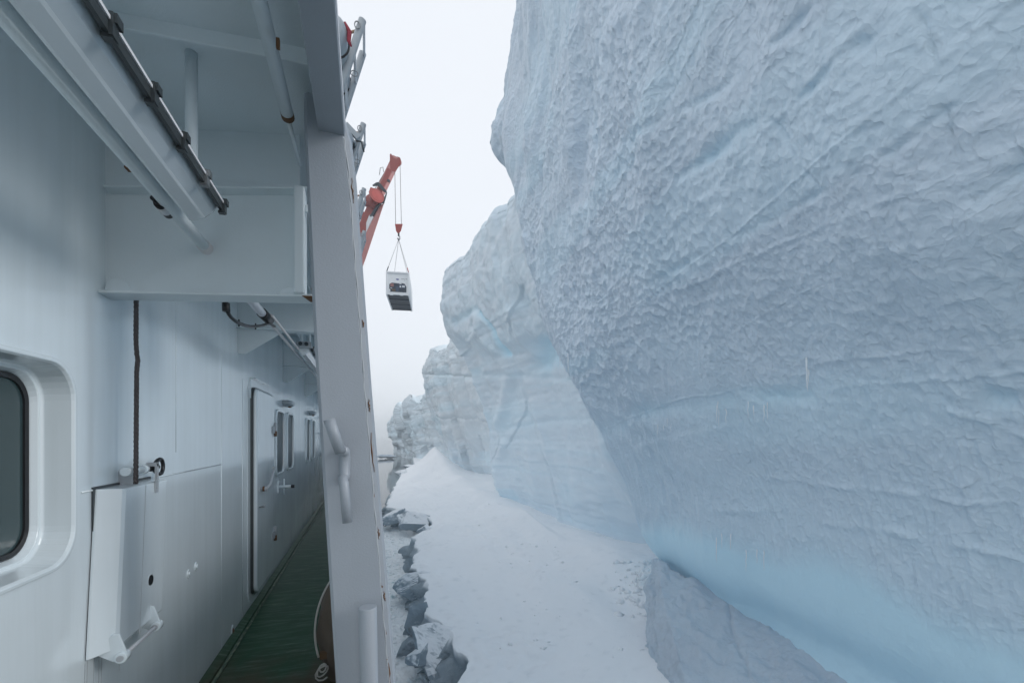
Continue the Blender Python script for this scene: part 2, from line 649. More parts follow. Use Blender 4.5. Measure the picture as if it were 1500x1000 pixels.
def cat_rom(ctrl, segs):
    """Catmull-Rom along axis 0; segs[i] samples in segment i"""
    n = ctrl.shape[0]
    out = []
    for i in range(n - 1):
        p1, p2 = ctrl[i], ctrl[i + 1]
        p0 = ctrl[i - 1] if i > 0 else 2 * p1 - p2
        p3 = ctrl[i + 2] if i + 2 < n else 2 * p2 - p1
        t = (np.arange(segs[i]) / segs[i]).reshape((-1,) + (1,) * (ctrl.ndim - 1))
        out.append(0.5 * (2 * p1 + (p2 - p0) * t + (2 * p0 - 5 * p1 + 4 * p2 - p3) * t ** 2 + (3 * p1 - p0 - 3 * p2 + p3) * t ** 3))
    out.append(ctrl[-1][None])
    return np.concatenate(out, 0)


def loft(ctrl, rseg, cseg):
    a = cat_rom(np.asarray(ctrl, float), rseg)
    return cat_rom(a.transpose(1, 0, 2), cseg).transpose(1, 0, 2)


def normals(V):
    du = np.gradient(V, axis=1)
    dv = np.gradient(V, axis=0)
    nn = np.cross(du, dv)
    return nn / (np.linalg.norm(nn, axis=2, keepdims=True) + 1e-9)


def to_px(V):
    x, y, z = V[..., 0], V[..., 1], V[..., 2] - EYE
    r = x * CS - y * SN
    d = np.maximum(x * SN + y * CS, 0.1)
    return 750 + F * r / d, 637 - F * z / d, d


def line_dist(px, py, pts):
    """distance in picture units to a polyline, and the fraction along it"""
    best = np.full(px.shape, 1e9)
    for (ax, ay), (bx, by) in zip(pts[:-1], pts[1:]):
        L2 = (bx - ax) ** 2 + (by - ay) ** 2
        t = np.clip(((px - ax) * (bx - ax) + (py - ay) * (by - ay)) / L2, 0, 1)
        best = np.minimum(best, np.hypot(px - ax - t * (bx - ax), py - ay - t * (by - ay)))
    return best


# ================================================================== SETTING: sea, cliffs, snow
sea = MB().box(-480, 480, -90, 1550, SEA - 1, SEA).build("sea", M_sea)
tag(sea, "still dark sea water between the snow bank and the ship", kind="structure")

# --- the near cliff
US = [-10.2, -8.8, -7.4, -6.2, -4.8, -1.7, 3.0, 7.7, 12.8, 17.0, 19.6, 22.3, 25.0, 27.0]
edge_r = np.interp(US, [-10.2, -8.8, -7.4, -4.8, -1.7, 3.0, 7.7, 12.8, 17.0, 19.6, 22.3, 25.0, 27.0],
                   [11.2, 10.8, 10.2, 8.0, 5.86, 3.1, 1.56, 0.78, 0.27, 0.15, 0.35, 1.0, 1.6])
eye_r = np.interp(0, US, edge_r)
prof = edge_r - eye_r                                     # how far the face stands back at each height
cols_d = [25.0, 24.0, 22.5, 20.0, 17.0, 14.0, 11.0, 8.5, 6.5, 4.5, 3.5, 2.7, 2.2, 2.0]
ctrl = []
bumpr = np.interp(US, [0, 17.0, 19.6, 22.3, 25.0, 27.0], [6, 3.5, -0.15, -0.45, 0.3, 3.0])
for i, u in enumerate(US):
    row = [cam_pt(edge_r[i] + 16, 36, u), cam_pt(max(edge_r[i] + 3.2, 0) + bumpr[i] * 0.9 if u < 17 else bumpr[i] + 1.2, 32.0, u),
           cam_pt(edge_r[i] + 2.6 if u < 18 else bumpr[i], 29.5, u),
           cam_pt(edge_r[i] + (0.75 if u < 18 else 0.45), 26.3, u)]
    for d in cols_d:
        k = (25.0 - d) / 18.0
        near = max(0.0, min(1.0, k))
        uu_ = u if u <= 0 else u * min(1.0, (1.09 * d + 3.5) / 27.0)   # brink lowered out of view, towards the stern, to let light reach the ship
        pr = float(np.interp(uu_, US, prof))
        pr -= 0.13 * max(0.0, uu_) * max(0.0, min(1.0, (12.0 - d) / 5.0))
        if u < -1:
            kb = max(0.0, min(1.0, (24.6 - d) / 3.2))
            pr = (1 - kb) * pr + kb * float(np.interp(u, [-10.2, -8.8, -7.4, -6.2, -4.8, -1.7], [0.2, 1.0, 1.9, 2.0, 1.2, 0.4]))
        else:
            kb = max(0.0, min(1.0, (24.0 - d) / 7.0))
            pr *= 1 + 0.04 * kb
        row.append(cam_pt(eye_r + 3.3 * k + pr + {3.5: 0.3, 2.7: 2.2, 2.2: 7.0, 2.0: 16.0}.get(d, 0), d, uu_))  # unseen end of the cliff turned away to let the sun in
    ctrl.append(row)
# snow-covered top running inland
for back, uu in ((5, 27.8), (14, 28.2), (40, 28.5)):
    ctrl.append([tuple(np.array(ctrl[len(US) - 1][j]) + np.array((back, 0.2 * back, uu - 27.0))) for j in range(len(ctrl[0]))])
rseg = [8, 26, 30, 36, 82, 120, 120, 110, 90, 40, 40, 40, 20, 8, 5, 4]
cseg = [6, 16, 36, 16, 24, 46, 62, 74, 74, 88, 84, 84, 40, 20, 20, 12, 8]
V = loft(ctrl, rseg, cseg)
N = normals(V)
if (N[60, 100] * np.array((-1, 0, 0))).sum() < 0:
    N = -N
px, py, dd = to_px(V)
U = V[..., 2] - EYE
s_ = V[..., 1] * 0.97 + V[..., 0] * 0.2                    # run along the strike
w_ = U + 0.35 * V[..., 0] * sstep(3, -6, U)                # down the face, stretched in the undercut
wx = 0.5 * vnoise(s_ * 0.5, w_ * 0.5, 0 * s_, 3)
wy = 0.5 * vnoise(s_ * 0.5, w_ * 0.5, 0 * s_ + 7, 4)
near_ = np.clip((23.0 - dd) / 9.0, 0, 1) * 1.35
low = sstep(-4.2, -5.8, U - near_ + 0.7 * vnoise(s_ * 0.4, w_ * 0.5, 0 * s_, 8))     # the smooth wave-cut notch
band = 0.5 + 0.5 * vnoise(s_ * 0.12, w_ * 0.7, 0 * s_, 21)               # quieter and rougher layers
amp = (0.45 + 0.75 * band) * (1 - 0.88 * low)
# flutes and swells
disp = (0.25 + 0.30 * sstep(14, 20, s_)) * fbm(s_ * 0.16, w_ * 0.12, 0 * s_, 3, 31)
disp += 0.20 * fbm((s_ + 0.7 * w_) * 0.55, (w_ - 0.7 * s_) * 0.16, 0 * s_, 3, 35) * (1 - 0.6 * low) * (0.5 + sstep(3, 12, U))
# two generations of cups with sharp ridges between them
f1, f2 = worley((s_ + 0.30 * w_) * 1.1 + 0.7 * wx, (w_ - 0.15 * s_) * 0.8 + 0.7 * wy, 41)
disp += 0.10 * amp * np.minimum(f1, 0.9) ** 1.6 * sstep(2, 9, U + 3 * vnoise(s_ * 0.15, w_ * 0.2, 0 * s_, 45))
zone = np.clip(0.50 + 1.1 * vnoise(s_ * 0.16, w_ * 0.20, 0 * s_, 46), 0.06, 1.25) * (1 - 0.88 * low)
pick = sstep(-0.25, 0.35, vnoise(s_ * 0.11 + 3, w_ * 0.16, 0 * s_, 48) + 0.25 * vnoise(s_ * 0.6, w_ * 0.6, 0 * s_, 49))
f1, f2 = worley((s_ + 0.35 * w_) * 3.0 + 1.3 * wx, (w_ - 0.2 * s_) * 2.1 + 1.3 * wy, 42)
disp += 0.185 * zone * pick * np.minimum(f1, 0.9) ** 1.6
f1, f2 = worley((s_ + 0.4 * w_) * 5.4 + 1.6 * wx, (w_ - 0.25 * s_) * 3.4 + 1.6 * wy, 44)
disp += 0.115 * (0.25 + 0.75 * zone) * (1.15 - pick) * (1 - 0.85 * low) * np.minimum(f1, 0.9) ** 1.6
zone2 = np.clip(0.60 + 0.9 * vnoise(s_ * 0.3 + 9, w_ * 0.4, 0 * s_, 47), 0.15, 1.2) * (1 - 0.85 * low)
f1, f2 = worley((s_ + 0.3 * w_) * 9.0 + 2.2 * wx, (w_ - 0.2 * s_) * 6.2 + 2.2 * wy, 43)
disp += 0.048 * zone2 * np.minimum(f1, 0.9) ** 1.6
disp += 0.020 * fbm(s_ * 2.2, w_ * 2.6, 0 * s_, 3, 51) * (1 - 0.5 * low)
# drainage ripples running slantwise down the face
disp += 0.045 * np.abs(fbm((s_ + 0.55 * w_) * 1.6, (w_ - 0.5 * s_) * 0.22, 0 * s_, 3, 52)) * (1 - 0.7 * low)
# thin yearly layers standing out a little across the face
lay = w_ + 0.04 * s_ + 0.10 * vnoise(s_ * 0.35, w_ * 0.4, 0 * s_, 53)
lr = vnoise(0 * s_, lay * 2.1, 0 * s_, 55)
layer = np.exp(-(lr / 0.07) ** 2) * np.clip(0.4 + 1.0 * vnoise(s_ * 0.22, lay * 1.1, 0 * s_, 57), 0, 1)
disp += 0.045 * layer * (1 - low)
disp += 0.05 * vnoise(0 * s_, lay * 0.8, 0 * s_ + 5, 58) * (1 - low)
blue = 0.95 * low  # blue ice of the notch, its glow put into the colour
blue += 0.22 * sstep(0.35, 0.8, vnoise(s_ * 0.10, w_ * 0.85, 0 * s_, 61)) * (1 - low)
blue += 0.20 * sstep(6, -4, U) + 0.10 * sstep(8, -2, s_)
# strata and cracks that can be followed across the face (ridge: > 0, groove: < 0)
for pts, hgt, wid, bl in (
        ([(1000, 262), (1090, 185), (1150, 155), (1230, 90), (1335, 5), (1400, -50)], -0.20, 8, 0.40),
        ([(905, 262), (960, 210), (1000, 262), (1045, 215), (1090, 185)], -0.07, 7, 0.2),
        ([(900, 445), (960, 412), (1080, 345), (1150, 308), (1230, 265), (1310, 215), (1420, 140)], -0.12, 6, 0.30),
        ([(940, 200), (1045, 135), (1140, 50), (1190, 0)], -0.14, 7, 0.3),
        ([(960, 440), (1060, 395), (1190, 340), (1300, 290)], 0.07, 4, 0.0),
        ([(1335, 20), (1358, 75), (1378, 150), (1395, 220), (1412, 262)], -0.10, 4, 0.12),
        ([(1125, 180), (1165, 245), (1190, 275)], -0.08, 4, 0.1),
        ([(1040, 300), (1075, 350), (1100, 405)], -0.06, 4, 0.1),
        ([(850, 628), (940, 605), (1040, 588), (1110, 580), (1180, 586)], -0.16, 13, 0.55),
        ([(1160, 585), (1260, 567), (1450, 553), (1560, 540)], 0.07, 4, 0.05),
        ([(1180, 540), (1290, 524), (1420, 514)], 0.05, 3, 0.0),
        ([(1130, 702), (1230, 714), (1330, 732), (1500, 748)], 0.07, 5, 0.0),
        ([(1050, 742), (1150, 752), (1270, 778), (1380, 798), (1520, 830)], 0.10, 5, 0.0),
        ([(1395, 606), (1430, 592), (1500, 590), (1560, 588)], -0.22, 16, 0.7),
        ([(1380, 605), (1470, 635), (1540, 660)], 0.08, 5, 0.0),
        ([(1430, 290), (1500, 250), (1560, 220)], -0.15, 14, 0.35),
        ([(860, 150), (880, 90), (930, 20)], 0.30, 16, 0.0),
        ([(862, 155), (850, 230), (858, 300), (845, 360)], 0.30, 14, 0.0),
        ([(905, 130), (893, 120), (880, 150), (885, 210)], -0.18, 10, 0.45)):
    q = line_dist(px + 3.5 * vnoise(px * 0.03, py * 0.03, 0 * px, 71), py + 3.5 * vnoise(px * 0.03, py * 0.03, 0 * px + 3, 72), pts)
    vis = sstep(30, 26, dd) * np.clip(0.55 + 0.8 * vnoise(px * 0.022, py * 0.022, 0 * px + hgt * 50, 77), 0.05, 1.2)
    disp += 0.62 * hgt * np.exp(-(q / wid) ** 2) * vis
    blue += 0.8 * bl * np.exp(-(q / (wid * 1.1)) ** 2) * vis * (0.6 + 0.4 * vnoise(px * 0.02, py * 0.02, 0 * px, 75))
V2 = V + N * disp[..., None]
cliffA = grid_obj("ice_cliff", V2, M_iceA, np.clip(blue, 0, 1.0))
tag(cliffA, "nearest and tallest ice cliff, pitted all over, overhanging a blue notch at its foot", kind="structure")
A_V, A_N, A_px, A_py, A_d = V2, N, px, py, dd

# --- the second cliff, its prow beside the hanging container
rows = [(-9.6, 0.6), (-8.2, -0.8), (-4.5, -1.75), (-0.23, -2.7), (5.9, -4.6), (10.6, -6.3), (14.2, -7.2), (16.6, -7.25), (17.9, -7.1), (18.25, -6.5)]
colsB = [50.0, 49.0, 46.5, 43.0, 39.0, 35.0, 31.0, 27.0, 23.0, 18.0]
ctrl = []
for u, r in rows:
    w = (r + 0.8) / -6.4                                    # 0 at the foot, 1 at the top
    row = [cam_pt(r + 15, 62, u), cam_pt(r + 5.0, 56.5, u), cam_pt(r + 1.0, 51.2, u)]
    for d in colsB:
        foot = -0.8 + 0.458 * (50 - d)
        top = -7.0 + 0.503 * (50 - d)
        sc = 1.0 + 0.1 * math.sin(d * 0.9 + u * 0.15)
        rb_ = foot + (r + 0.8) + w * ((top - foot) + 6.2) * sc * 0.9
        jn = {31.0: 0.45, 27.0: 1.0, 23.0: 1.0}.get(d, 0.0) * (1 - min(1.0, max(0.0, (u - 1.0) / 7.0)))
        ra = float(np.interp(u, US, edge_r)) + {31.0: 0.9, 27.0: 0.35, 23.0: 2.2}.get(d, 0.0)
        row.append(cam_pt((1 - jn) * rb_ + jn * ra, d, u))
    ctrl.append(row)
for back, uu in ((3, 18.6), (12, 19.5), (40, 20)):
    ctrl.append([tuple(np.array(ctrl[len(rows) - 1][j]) + np.array((back, 0.15 * back, uu - 18.25))) for j in range(len(ctrl[0]))])
V = loft(ctrl, [10, 34, 36, 50, 44, 34, 22, 14, 10, 8, 6, 4], [5, 12, 16, 14, 26, 30, 34, 34, 40, 44, 20, 12])
N = normals(V)
if (N[90, 150] * np.array((-1, 0, 0))).sum() < 0:
    N = -N
px, py, dd = to_px(V)
U = V[..., 2] - EYE
s_ = V[..., 1]
rough = sstep(7.5, 10.5, U + 2.0 * vnoise(s_ * 0.25, U * 0.2, 0 * s_, 5) + 0.08 * (43 - s_))
disp = 0.45 * fbm(s_ * 0.16, U * 0.06, 0 * s_, 3, 131)
disp += 0.25 * fbm((s_ - 0.25 * U) * 0.4, U * 0.07, 0 * s_, 3, 135) + 0.2 * facets((s_ - 0.22 * U) * 0.13, U * 0.09, 137, 1.5)
f1, f2 = worley(s_ * 1.1, U * 0.8, 141)
disp += 0.16 * rough * np.minimum(f1, 0.9) ** 2 + 0.14 * rough * fbm(s_ * 0.9, U * 0.9, 0 * s_, 4, 151)
disp += 0.05 * (1 - rough) * fbm(s_ * 0.6, U * 2.4, 0 * s_, 4, 153)
disp += 0.07 * np.round(2.2 * vnoise(s_ * 0.02, U * 0.55, 0 * s_, 157))
# the rough cap stands proud of the smooth hollow below it
disp += 0.55 * rough
blue = 0.10 + 0.10 * sstep(2, -8, U) + 0.22 * sstep(0.2, 0.7, vnoise(s_ * 0.15, U * 0.45, 0 * s_, 163)) * (1 - 0.5 * rough)
for pts, hgt, wid, bl in (
        ([(712, 456), (726, 470), (736, 495), (741, 520)], -0.45, 2.6, 0.9),
        ([(676, 470), (700, 452), (716, 458)], -0.35, 6, 0.35),
        ([(716, 458), (700, 500), (714, 555)], 0.3, 9, 0.0),
        ([(765, 455), (772, 500), (790, 545)], 0.4, 7, 0.0),
        ([(790, 535), (800, 510), (812, 522)], -0.9, 13, 0.6),
        ([(668, 545), (760, 552), (850, 560)], -0.10, 4, 0.1),
        ([(700, 635), (800, 618), (880, 612)], -0.10, 4, 0.15),
        ([(738, 742), (728, 690), (735, 650)], 0.35, 6, 0.0),
        ([(704, 462), (724, 505), (742, 549), (733, 600), (723, 635), (738, 712)], 0.35, 8, 0.0),
        ([(716, 470), (737, 508), (755, 552), (746, 600), (736, 640), (748, 690)], -0.15, 9, 0.08),
        ([(690, 380), (700, 410), (690, 440)], -0.15, 9, 0.05), ([(735, 360), (742, 400), (735, 440)], -0.15, 9, 0.08),
        ([(775, 600), (800, 660), (850, 735)], 0.22, 9, 0.0), ([(690, 560), (712, 640), (742, 735)], 0.30, 5, 0.0)):
    q = line_dist(px + 3 * vnoise(px * 0.04, py * 0.04, 0 * px, 171), py, pts)
    disp += hgt * np.exp(-(q / wid) ** 2)
    blue += bl * np.exp(-(q / (wid * 1.2)) ** 2)
V2 = V + N * disp[..., None]
cliffB = grid_obj("ice_cliff", V2, M_iceB, np.clip(blue, 0, 0.95))
tag(cliffB, "second ice cliff from the ship, pale smooth face under a rough snowy cap with a blue crack", kind="structure")
B_V, B_N, B_px, B_py = V2, N, px, py


def far_cliff(label, rows, cols, back, seed, amp, seg_r, seg_c, blues=0.12, lines=()):
    """rows: (u, r) down the prow at the far end; cols: (depth, shift right, rise) from the prow towards the camera"""
    ctrl = []
    d0 = cols[0][0]
    for u, r in rows:
        row = [cam_pt(r + 18, d0 + 30, u), cam_pt(r + 4, d0 + 9, u), cam_pt(r + 0.9, d0 + 2, u)]
        for d, dr, du in cols:
            row.append(cam_pt(r + dr, d, u + du * (1 if u > 0 else 0)))
        ctrl.append(row)
    nb = len(rows) - 1
    for bk, du in ((3, 0.7), (12, 1.2), (45, 1.6)):
        ctrl.append([tuple(np.array(ctrl[nb][j]) + np.array((bk, 0.2 * bk, du))) for j in range(len(ctrl[0]))])
    V = loft(ctrl, [seg_r] * nb + [6, 4, 3], [4, 8, 8] + [seg_c] * (len(cols) - 1))
    N = normals(V)
    if (N[seg_r * 2, -20] * np.array((-1, 0, 0))).sum() < 0:
        N = -N
    s_, U = V[..., 1], V[..., 2]
    disp = amp * 0.7 * fbm(s_ * 0.09, U * 0.03, 0 * s_, 3, seed)
    disp += amp * 2.0 * facets((s_ - 0.25 * U) * 0.16 + 0.15 * vnoise(s_ * 0.3, U * 0.3, 0 * s_, seed + 2), U * 0.045, seed + 3, 1.3)
    disp += amp * 0.35 * facets((s_ - 0.2 * U) * 0.45, U * 0.16, seed + 5, 1.0)
    disp += amp * 0.22 * fbm(s_ * 0.6, U * 0.6, 0 * s_, 4, seed + 9)
    disp += 0.12 * amp * np.round(2.4 * vnoise(s_ * 0.03, U * 0.7, 0 * s_, seed + 13))
    disp -= disp.mean()
    px, py, _ = to_px(V)
    for pts, hgt, wid in lines:
        q = line_dist(px + 1.5 * vnoise(py * 0.08, px * 0.08, 0 * px, seed + 21), py, pts)
        disp += hgt * np.exp(-(q / wid) ** 2)
    bl = blues + 0.25 * sstep(0.2, 0.7, vnoise(s_ * 0.08, U * 0.4, 0 * s_, seed + 15))
    o = grid_obj("ice_cliff", V + N * disp[..., None], M_iceC, np.clip(bl, 0, 0.9))
    return tag(o, label, kind="structure")


far_cliff("third ice cliff, flat topped with a pinkish grey layered face behind the snow cone",
          [(-9.6, -13.4), (-6, -14.6), (-1, -16.6), (5, -19.0), (11, -20.3), (15.5, -20.6), (17.2, -20.3), (17.9, -19.6)],
          [(102, 0, 0), (99, 1.6, 0), (94, 3.4, 0.2), (88, 6.2, 0.2), (82, 8.8, 0.3), (74, 12.4, 0.4), (64, 17, 0.4), (52, 23, 0.5)], 0, 211, 0.7, 34, 34, 0.12,
          [([(640, 530), (642, 560), (655, 620), (668, 670)], 0.4, 4), ([(648, 535), (652, 565), (664, 620), (680, 690)], -0.5, 3.5),
           ([(664, 525), (668, 560), (690, 650), (702, 725)], 0.4, 4), ([(672, 520), (680, 575), (700, 650), (712, 725)], -0.4, 4), ([(625, 548), (700, 552)], -0.35, 2), ([(640, 610), (730, 618)], -0.3, 2)])
far_cliff("fourth ice cliff, broken into dark upright pillars beyond the flat topped one",
          [(-9.8, -41.0), (-6, -41.8), (-1, -43.2), (5, -44.8), (8.5, -45.2), (10.4, -44.6)],
          [(172, 0, 0), (168, 2.0, 0.3), (160, 5.0, 0.6), (150, 9.5, 0.3), (140, 14.5, 0.9), (128, 20.5, 1.4), (112, 28, 1.8)], 0, 251, 1.1, 30, 30, 0.2,
          [([(592, 592), (597, 620), (606, 650), (612, 672)], -1.0, 2.2), ([(603, 590), (608, 620), (614, 650), (620, 672)], 0.8, 2.5), ([(613, 588), (617, 620), (622, 650)], -0.9, 2.2)])
far_cliff("farthest ice cliff, a low broken headland standing in the sea",
          [(-9.8, -56.5), (-6, -57.4), (-2, -58.6), (3, -59.8), (6.2, -60.0), (7.8, -59.0)],
          [(216, 0, 0), (212, 1.8, 0.6), (205, 4.5, 1.0), (197, 8.0, 0.2), (188, 12.5, 1.2), (178, 18, 1.4)], 0, 281, 1.3, 20, 20, 0.2)

# --- the snow bank at the foot of the cliffs
edge_px = [(655, 1040), (668, 1000), (684, 965), (652, 915), (628, 890), (622, 850), (606, 826), (613, 800), (607, 783), (633, 771), (626, 752), (566, 741), (578, 712), (597, 692), (612, 680)]
ed = []
for ex, ey in edge_px:
    d = F * 8.0 / (ey - 637.0)
    X, Y, Z = P(ex, ey, d)
    ed.append((Y, X))
ed = [(2.0, 5.0), (7.0, 4.2)] + sorted(ed) + [(125.0, 12.5), (150.0, 15.0)]
eY, eX = np.array([a for a, b in ed]), np.array([b for a, b in ed])
YS = np.concatenate([np.linspace(2, 40, 300), np.linspace(40.15, 75, 180), np.linspace(75.4, 150, 110)])
xe = np.interp(YS, eY, eX) + 0.22 * vnoise(YS * 0.9, YS * 0, YS * 0, 301) + 0.10 * vnoise(YS * 3.1, YS * 0, YS * 0, 302)
tt = np.concatenate([np.linspace(-1, 0, 22)[:-1], np.linspace(0, 1, 190) ** 1.35])
YG, TG = np.meshgrid(YS, tt, indexing='ij')
XE = np.repeat(xe[:, None], len(tt), 1)
xin = np.clip(TG, 0, 1) * 24
X = XE + xin
skirt = np.clip(-TG, 0, 1)
slope_w = 0.35 + 1.3 * np.exp(-((YG - 16) / 5.0) ** 2) + 0.5 * (0.5 + 0.5 * vnoise(YG * 0.35, YG * 0, YG * 0, 305))
X = X - slope_w * skirt ** 1.3
Zt = -8.0 + EYE + 0.35 * fbm(X * 0.16, YG * 0.12, 0 * X, 3, 311) * sstep(0, 2.5, xin) + 0.07 * fbm(X * 0.8, YG * 0.5, 0 * X, 4, 313) * (0.4 + sstep(-0.2, 0.6, vnoise(X * 0.2, YG * 0.15, 0 * X, 315)))
Zt += 5.4 * np.exp(-np.hypot((X - 13.0) / np.where(X < 13.0, 4.2, 3.4), (YG - 88) / 11.0) ** 1.35)
Zt += 0.6 * np.exp(-((X - 12) / 4.0) ** 2 - ((YG - 62) / 14.0) ** 2)
Zt += 0.55 * sstep(11.0, 16.0, X) + 0.25 * np.exp(-((X - 13.5) / 1.6) ** 2)
# wind-carved drift with a small steep lee side, seen at the middle distance
drx, dry, _ = P(765, 772, F * 8 / 135.0)
a_, b_ = (X - drx), (YG - dry)
Zt += 0.95 * np.exp(-(b_ / 5.0) ** 2) * np.where(a_ < 0, np.exp(-(a_ / 3.0) ** 2), np.exp(-(a_ / 0.45) ** 2))
Zt -= 0.12 * sstep(1.2, 0, xin)
Zb = SEA - 0.5
zsk = Zt + (Zb - Zt) * skirt ** 0.85
jag = skirt * (1 - skirt) * 4
X = X + 0.30 * jag * fbm(YG * 1.1, zsk * 1.3, X * 0.6, 4, 321) + 0.75 * jag * facets(YG * 0.9 + 0.5 * zsk, zsk * 1.1, 325, 1.2)
zsk = zsk + 0.25 * jag * fbm(YG * 0.9, X * 1.2, 0 * X, 4, 323)
blue = sstep(0.015, 0.07, skirt + 0.03 * vnoise(YG * 4, X * 4, 0 * X, 331))
# scuffed lumps where ice fragments lie under the fresh snow
sc = sstep(0.62, 0.8, vnoise(X * 0.35, YG * 0.25, 0 * X, 341) * 0.5 + 0.5) * (skirt == 0)
zsk = zsk + 0.05 * sc * fbm(X * 3, YG * 3, 0 * X, 3, 343)
snow = grid_obj("snow_bank", np.stack([X, YG, zsk], -1), M_snow, blue)
tag(snow, "smooth white snow bank along the foot of the ice cliffs", kind="structure")


def snow_z(x, y):
    i = int(np.argmin(np.abs(YS - y)))
    j = int(np.argmin(np.abs(X[i] - x)))
    return float(zsk[i, j])


# --- ice blocks
def rough_solid(name, verts, faces, mat, cuts, amp, seed, blue=0.0, freq=1.0, smooth=True, lines=()):
    bm = bmesh.new()
    vv = [bm.verts.new(p) for p in verts]
    for fc in faces:
        bm.faces.new([vv[i] for i in fc])
    bmesh.ops.recalc_face_normals(bm, faces=bm.faces)
    bmesh.ops.triangulate(bm, faces=bm.faces)
    for k in range(cuts):
        bmesh.ops.subdivide_edges(bm, edges=bm.edges, cuts=1, use_grid_fill=True)
    bm.normal_update()
    co = np.array([v.co for v in bm.verts])
    no = np.array([v.normal for v in bm.verts])
    x, y, z = co[:, 0] * freq, co[:, 1] * freq, co[:, 2] * freq
    dsp = amp * (fbm(x, y, z, 4, seed) + 0.5 * np.minimum(worley(x * 1.6 + z, y * 1.6 - z, seed + 3)[0], 0.9))
    if lines:
        qx, qy, _ = to_px(co)
        for pts, hgt, wid in lines:
            dsp = dsp + hgt * np.exp(-(line_dist(qx + 2 * vnoise(qy * 0.1, qx * 0.1, 0 * qx, seed + 7), qy, pts) / wid) ** 2)
    co = co + no * dsp[:, None]
    for v, c in zip(bm.verts, co):
        v.co = c
    me = bpy.data.meshes.new(name)
    bm.to_mesh(me)
    bm.free()
    for p in me.polygons:
        p.use_smooth = smooth
    at = me.attributes.new("blue", 'FLOAT', 'POINT')
    at.data.foreach_set("value", np.full(len(me.vertices), blue, dtype=np.float32))
    me.materials.append(mat)
    o = bpy.data.objects.new(name, me)
    COL.objects.link(o)
    return o


HEX = [(3, 2, 1, 0), (4, 5, 6, 7), (0, 1, 5, 4), (1, 2, 6, 5), (2, 3, 7, 6), (3, 0, 4, 7)]
# the big fallen slab by the notch: ridge points and the foot of its face
R1, R2, R3, R4 = P(958, 818, 20.6), P(1098, 890, 16.2), P(1268, 1000, 11.8), cam_pt(10.2, 7.2, -6.7)
F1_, F2_, F3_, F4_ = P(966, 975, 14.9), cam_pt(5.0, 12.0, -7.9), cam_pt(6.0, 8.5, -7.9), cam_pt(7.0, 5.0, -7.9)
slab = [R1, R2, R3, R4, F4_, F3_, F2_, F1_, P(945, 866, 18.8)]
under = [cam_pt(7.6, 21.2, -9.2), cam_pt(9.0, 16.7, -9.2), cam_pt(10.4, 12.1, -9.2), cam_pt(10.8, 7.2, -9.2),
         cam_pt(7.2, 5.0, -9.4), cam_pt(6.2, 8.5, -9.4), cam_pt(5.2, 12.0, -9.4), cam_pt(5.0, 14.9, -9.4), cam_pt(5.0, 16.2, -9.2)]
vv = slab + under
ff = [(0, 1, 6), (0, 6, 7), (1, 2, 5, 6), (2, 3, 4, 5), (0, 7, 8), (0, 1, 10, 9), (1, 2, 11, 10), (2, 3, 12, 11), (3, 4, 13, 12),
      (4, 5, 14, 13), (5, 6, 15, 14), (6, 7, 16, 15), (7, 8, 17, 16), (8, 0, 9, 17), (9, 10, 11, 12, 13, 14, 15, 16, 17)]
big = rough_solid("ice_block", vv, ff, M_slab, 6, 0.13, 401, 0.0, 1.6, True, [([(1066, 878), (1074, 930), (1090, 965), (1102, 1005)], -0.10, 2.6), ([(950, 850), (962, 900), (968, 960)], 0.10, 5)])
tag(big, "big grey fallen ice slab with a sharp peak, beside the blue notch", "ice block")

# dark broken edge pieces: (foot pixels, depth, size, label)
def hull_block(center, size, seed, mat, cuts=3, amp=0.12, tilt=0.3, flat=1.0):
    rr = random.Random(seed)
    bm = bmesh.new()
    for k in range(9):
        v = Vector((rr.gauss(0, 1), rr.gauss(0, 1), rr.gauss(0, 1))).normalized()
        bm.verts.new((v.x * size[0] / 2 * rr.uniform(0.75, 1.05), v.y * size[1] / 2 * rr.uniform(0.75, 1.05), v.z * size[2] / 2 * flat * rr.uniform(0.75, 1.05)))
    res = bmesh.ops.convex_hull(bm, input=bm.verts)
    bmesh.ops.delete(bm, geom=[g for g in res.get("geom_interior", []) if isinstance(g, bmesh.types.BMVert)], context='VERTS')
    rot = Matrix.Rotation(rr.uniform(-3, 3), 4, 'Z') @ Matrix.Rotation(rr.uniform(-tilt, tilt), 4, 'X')
    bm.verts.index_update()
    verts = [tuple(rot @ v.co + Vector(center)) for v in bm.verts]
    idx = {v: i for i, v in enumerate(bm.verts)}
    faces = [tuple(idx[v] for v in f.verts) for f in bm.faces]
    bm.free()
    return rough_solid("ice_block", verts, faces, mat, cuts, amp * min(size), seed, 0.0, 1.5 / max(0.5, min(size)) ** 0.5, False)


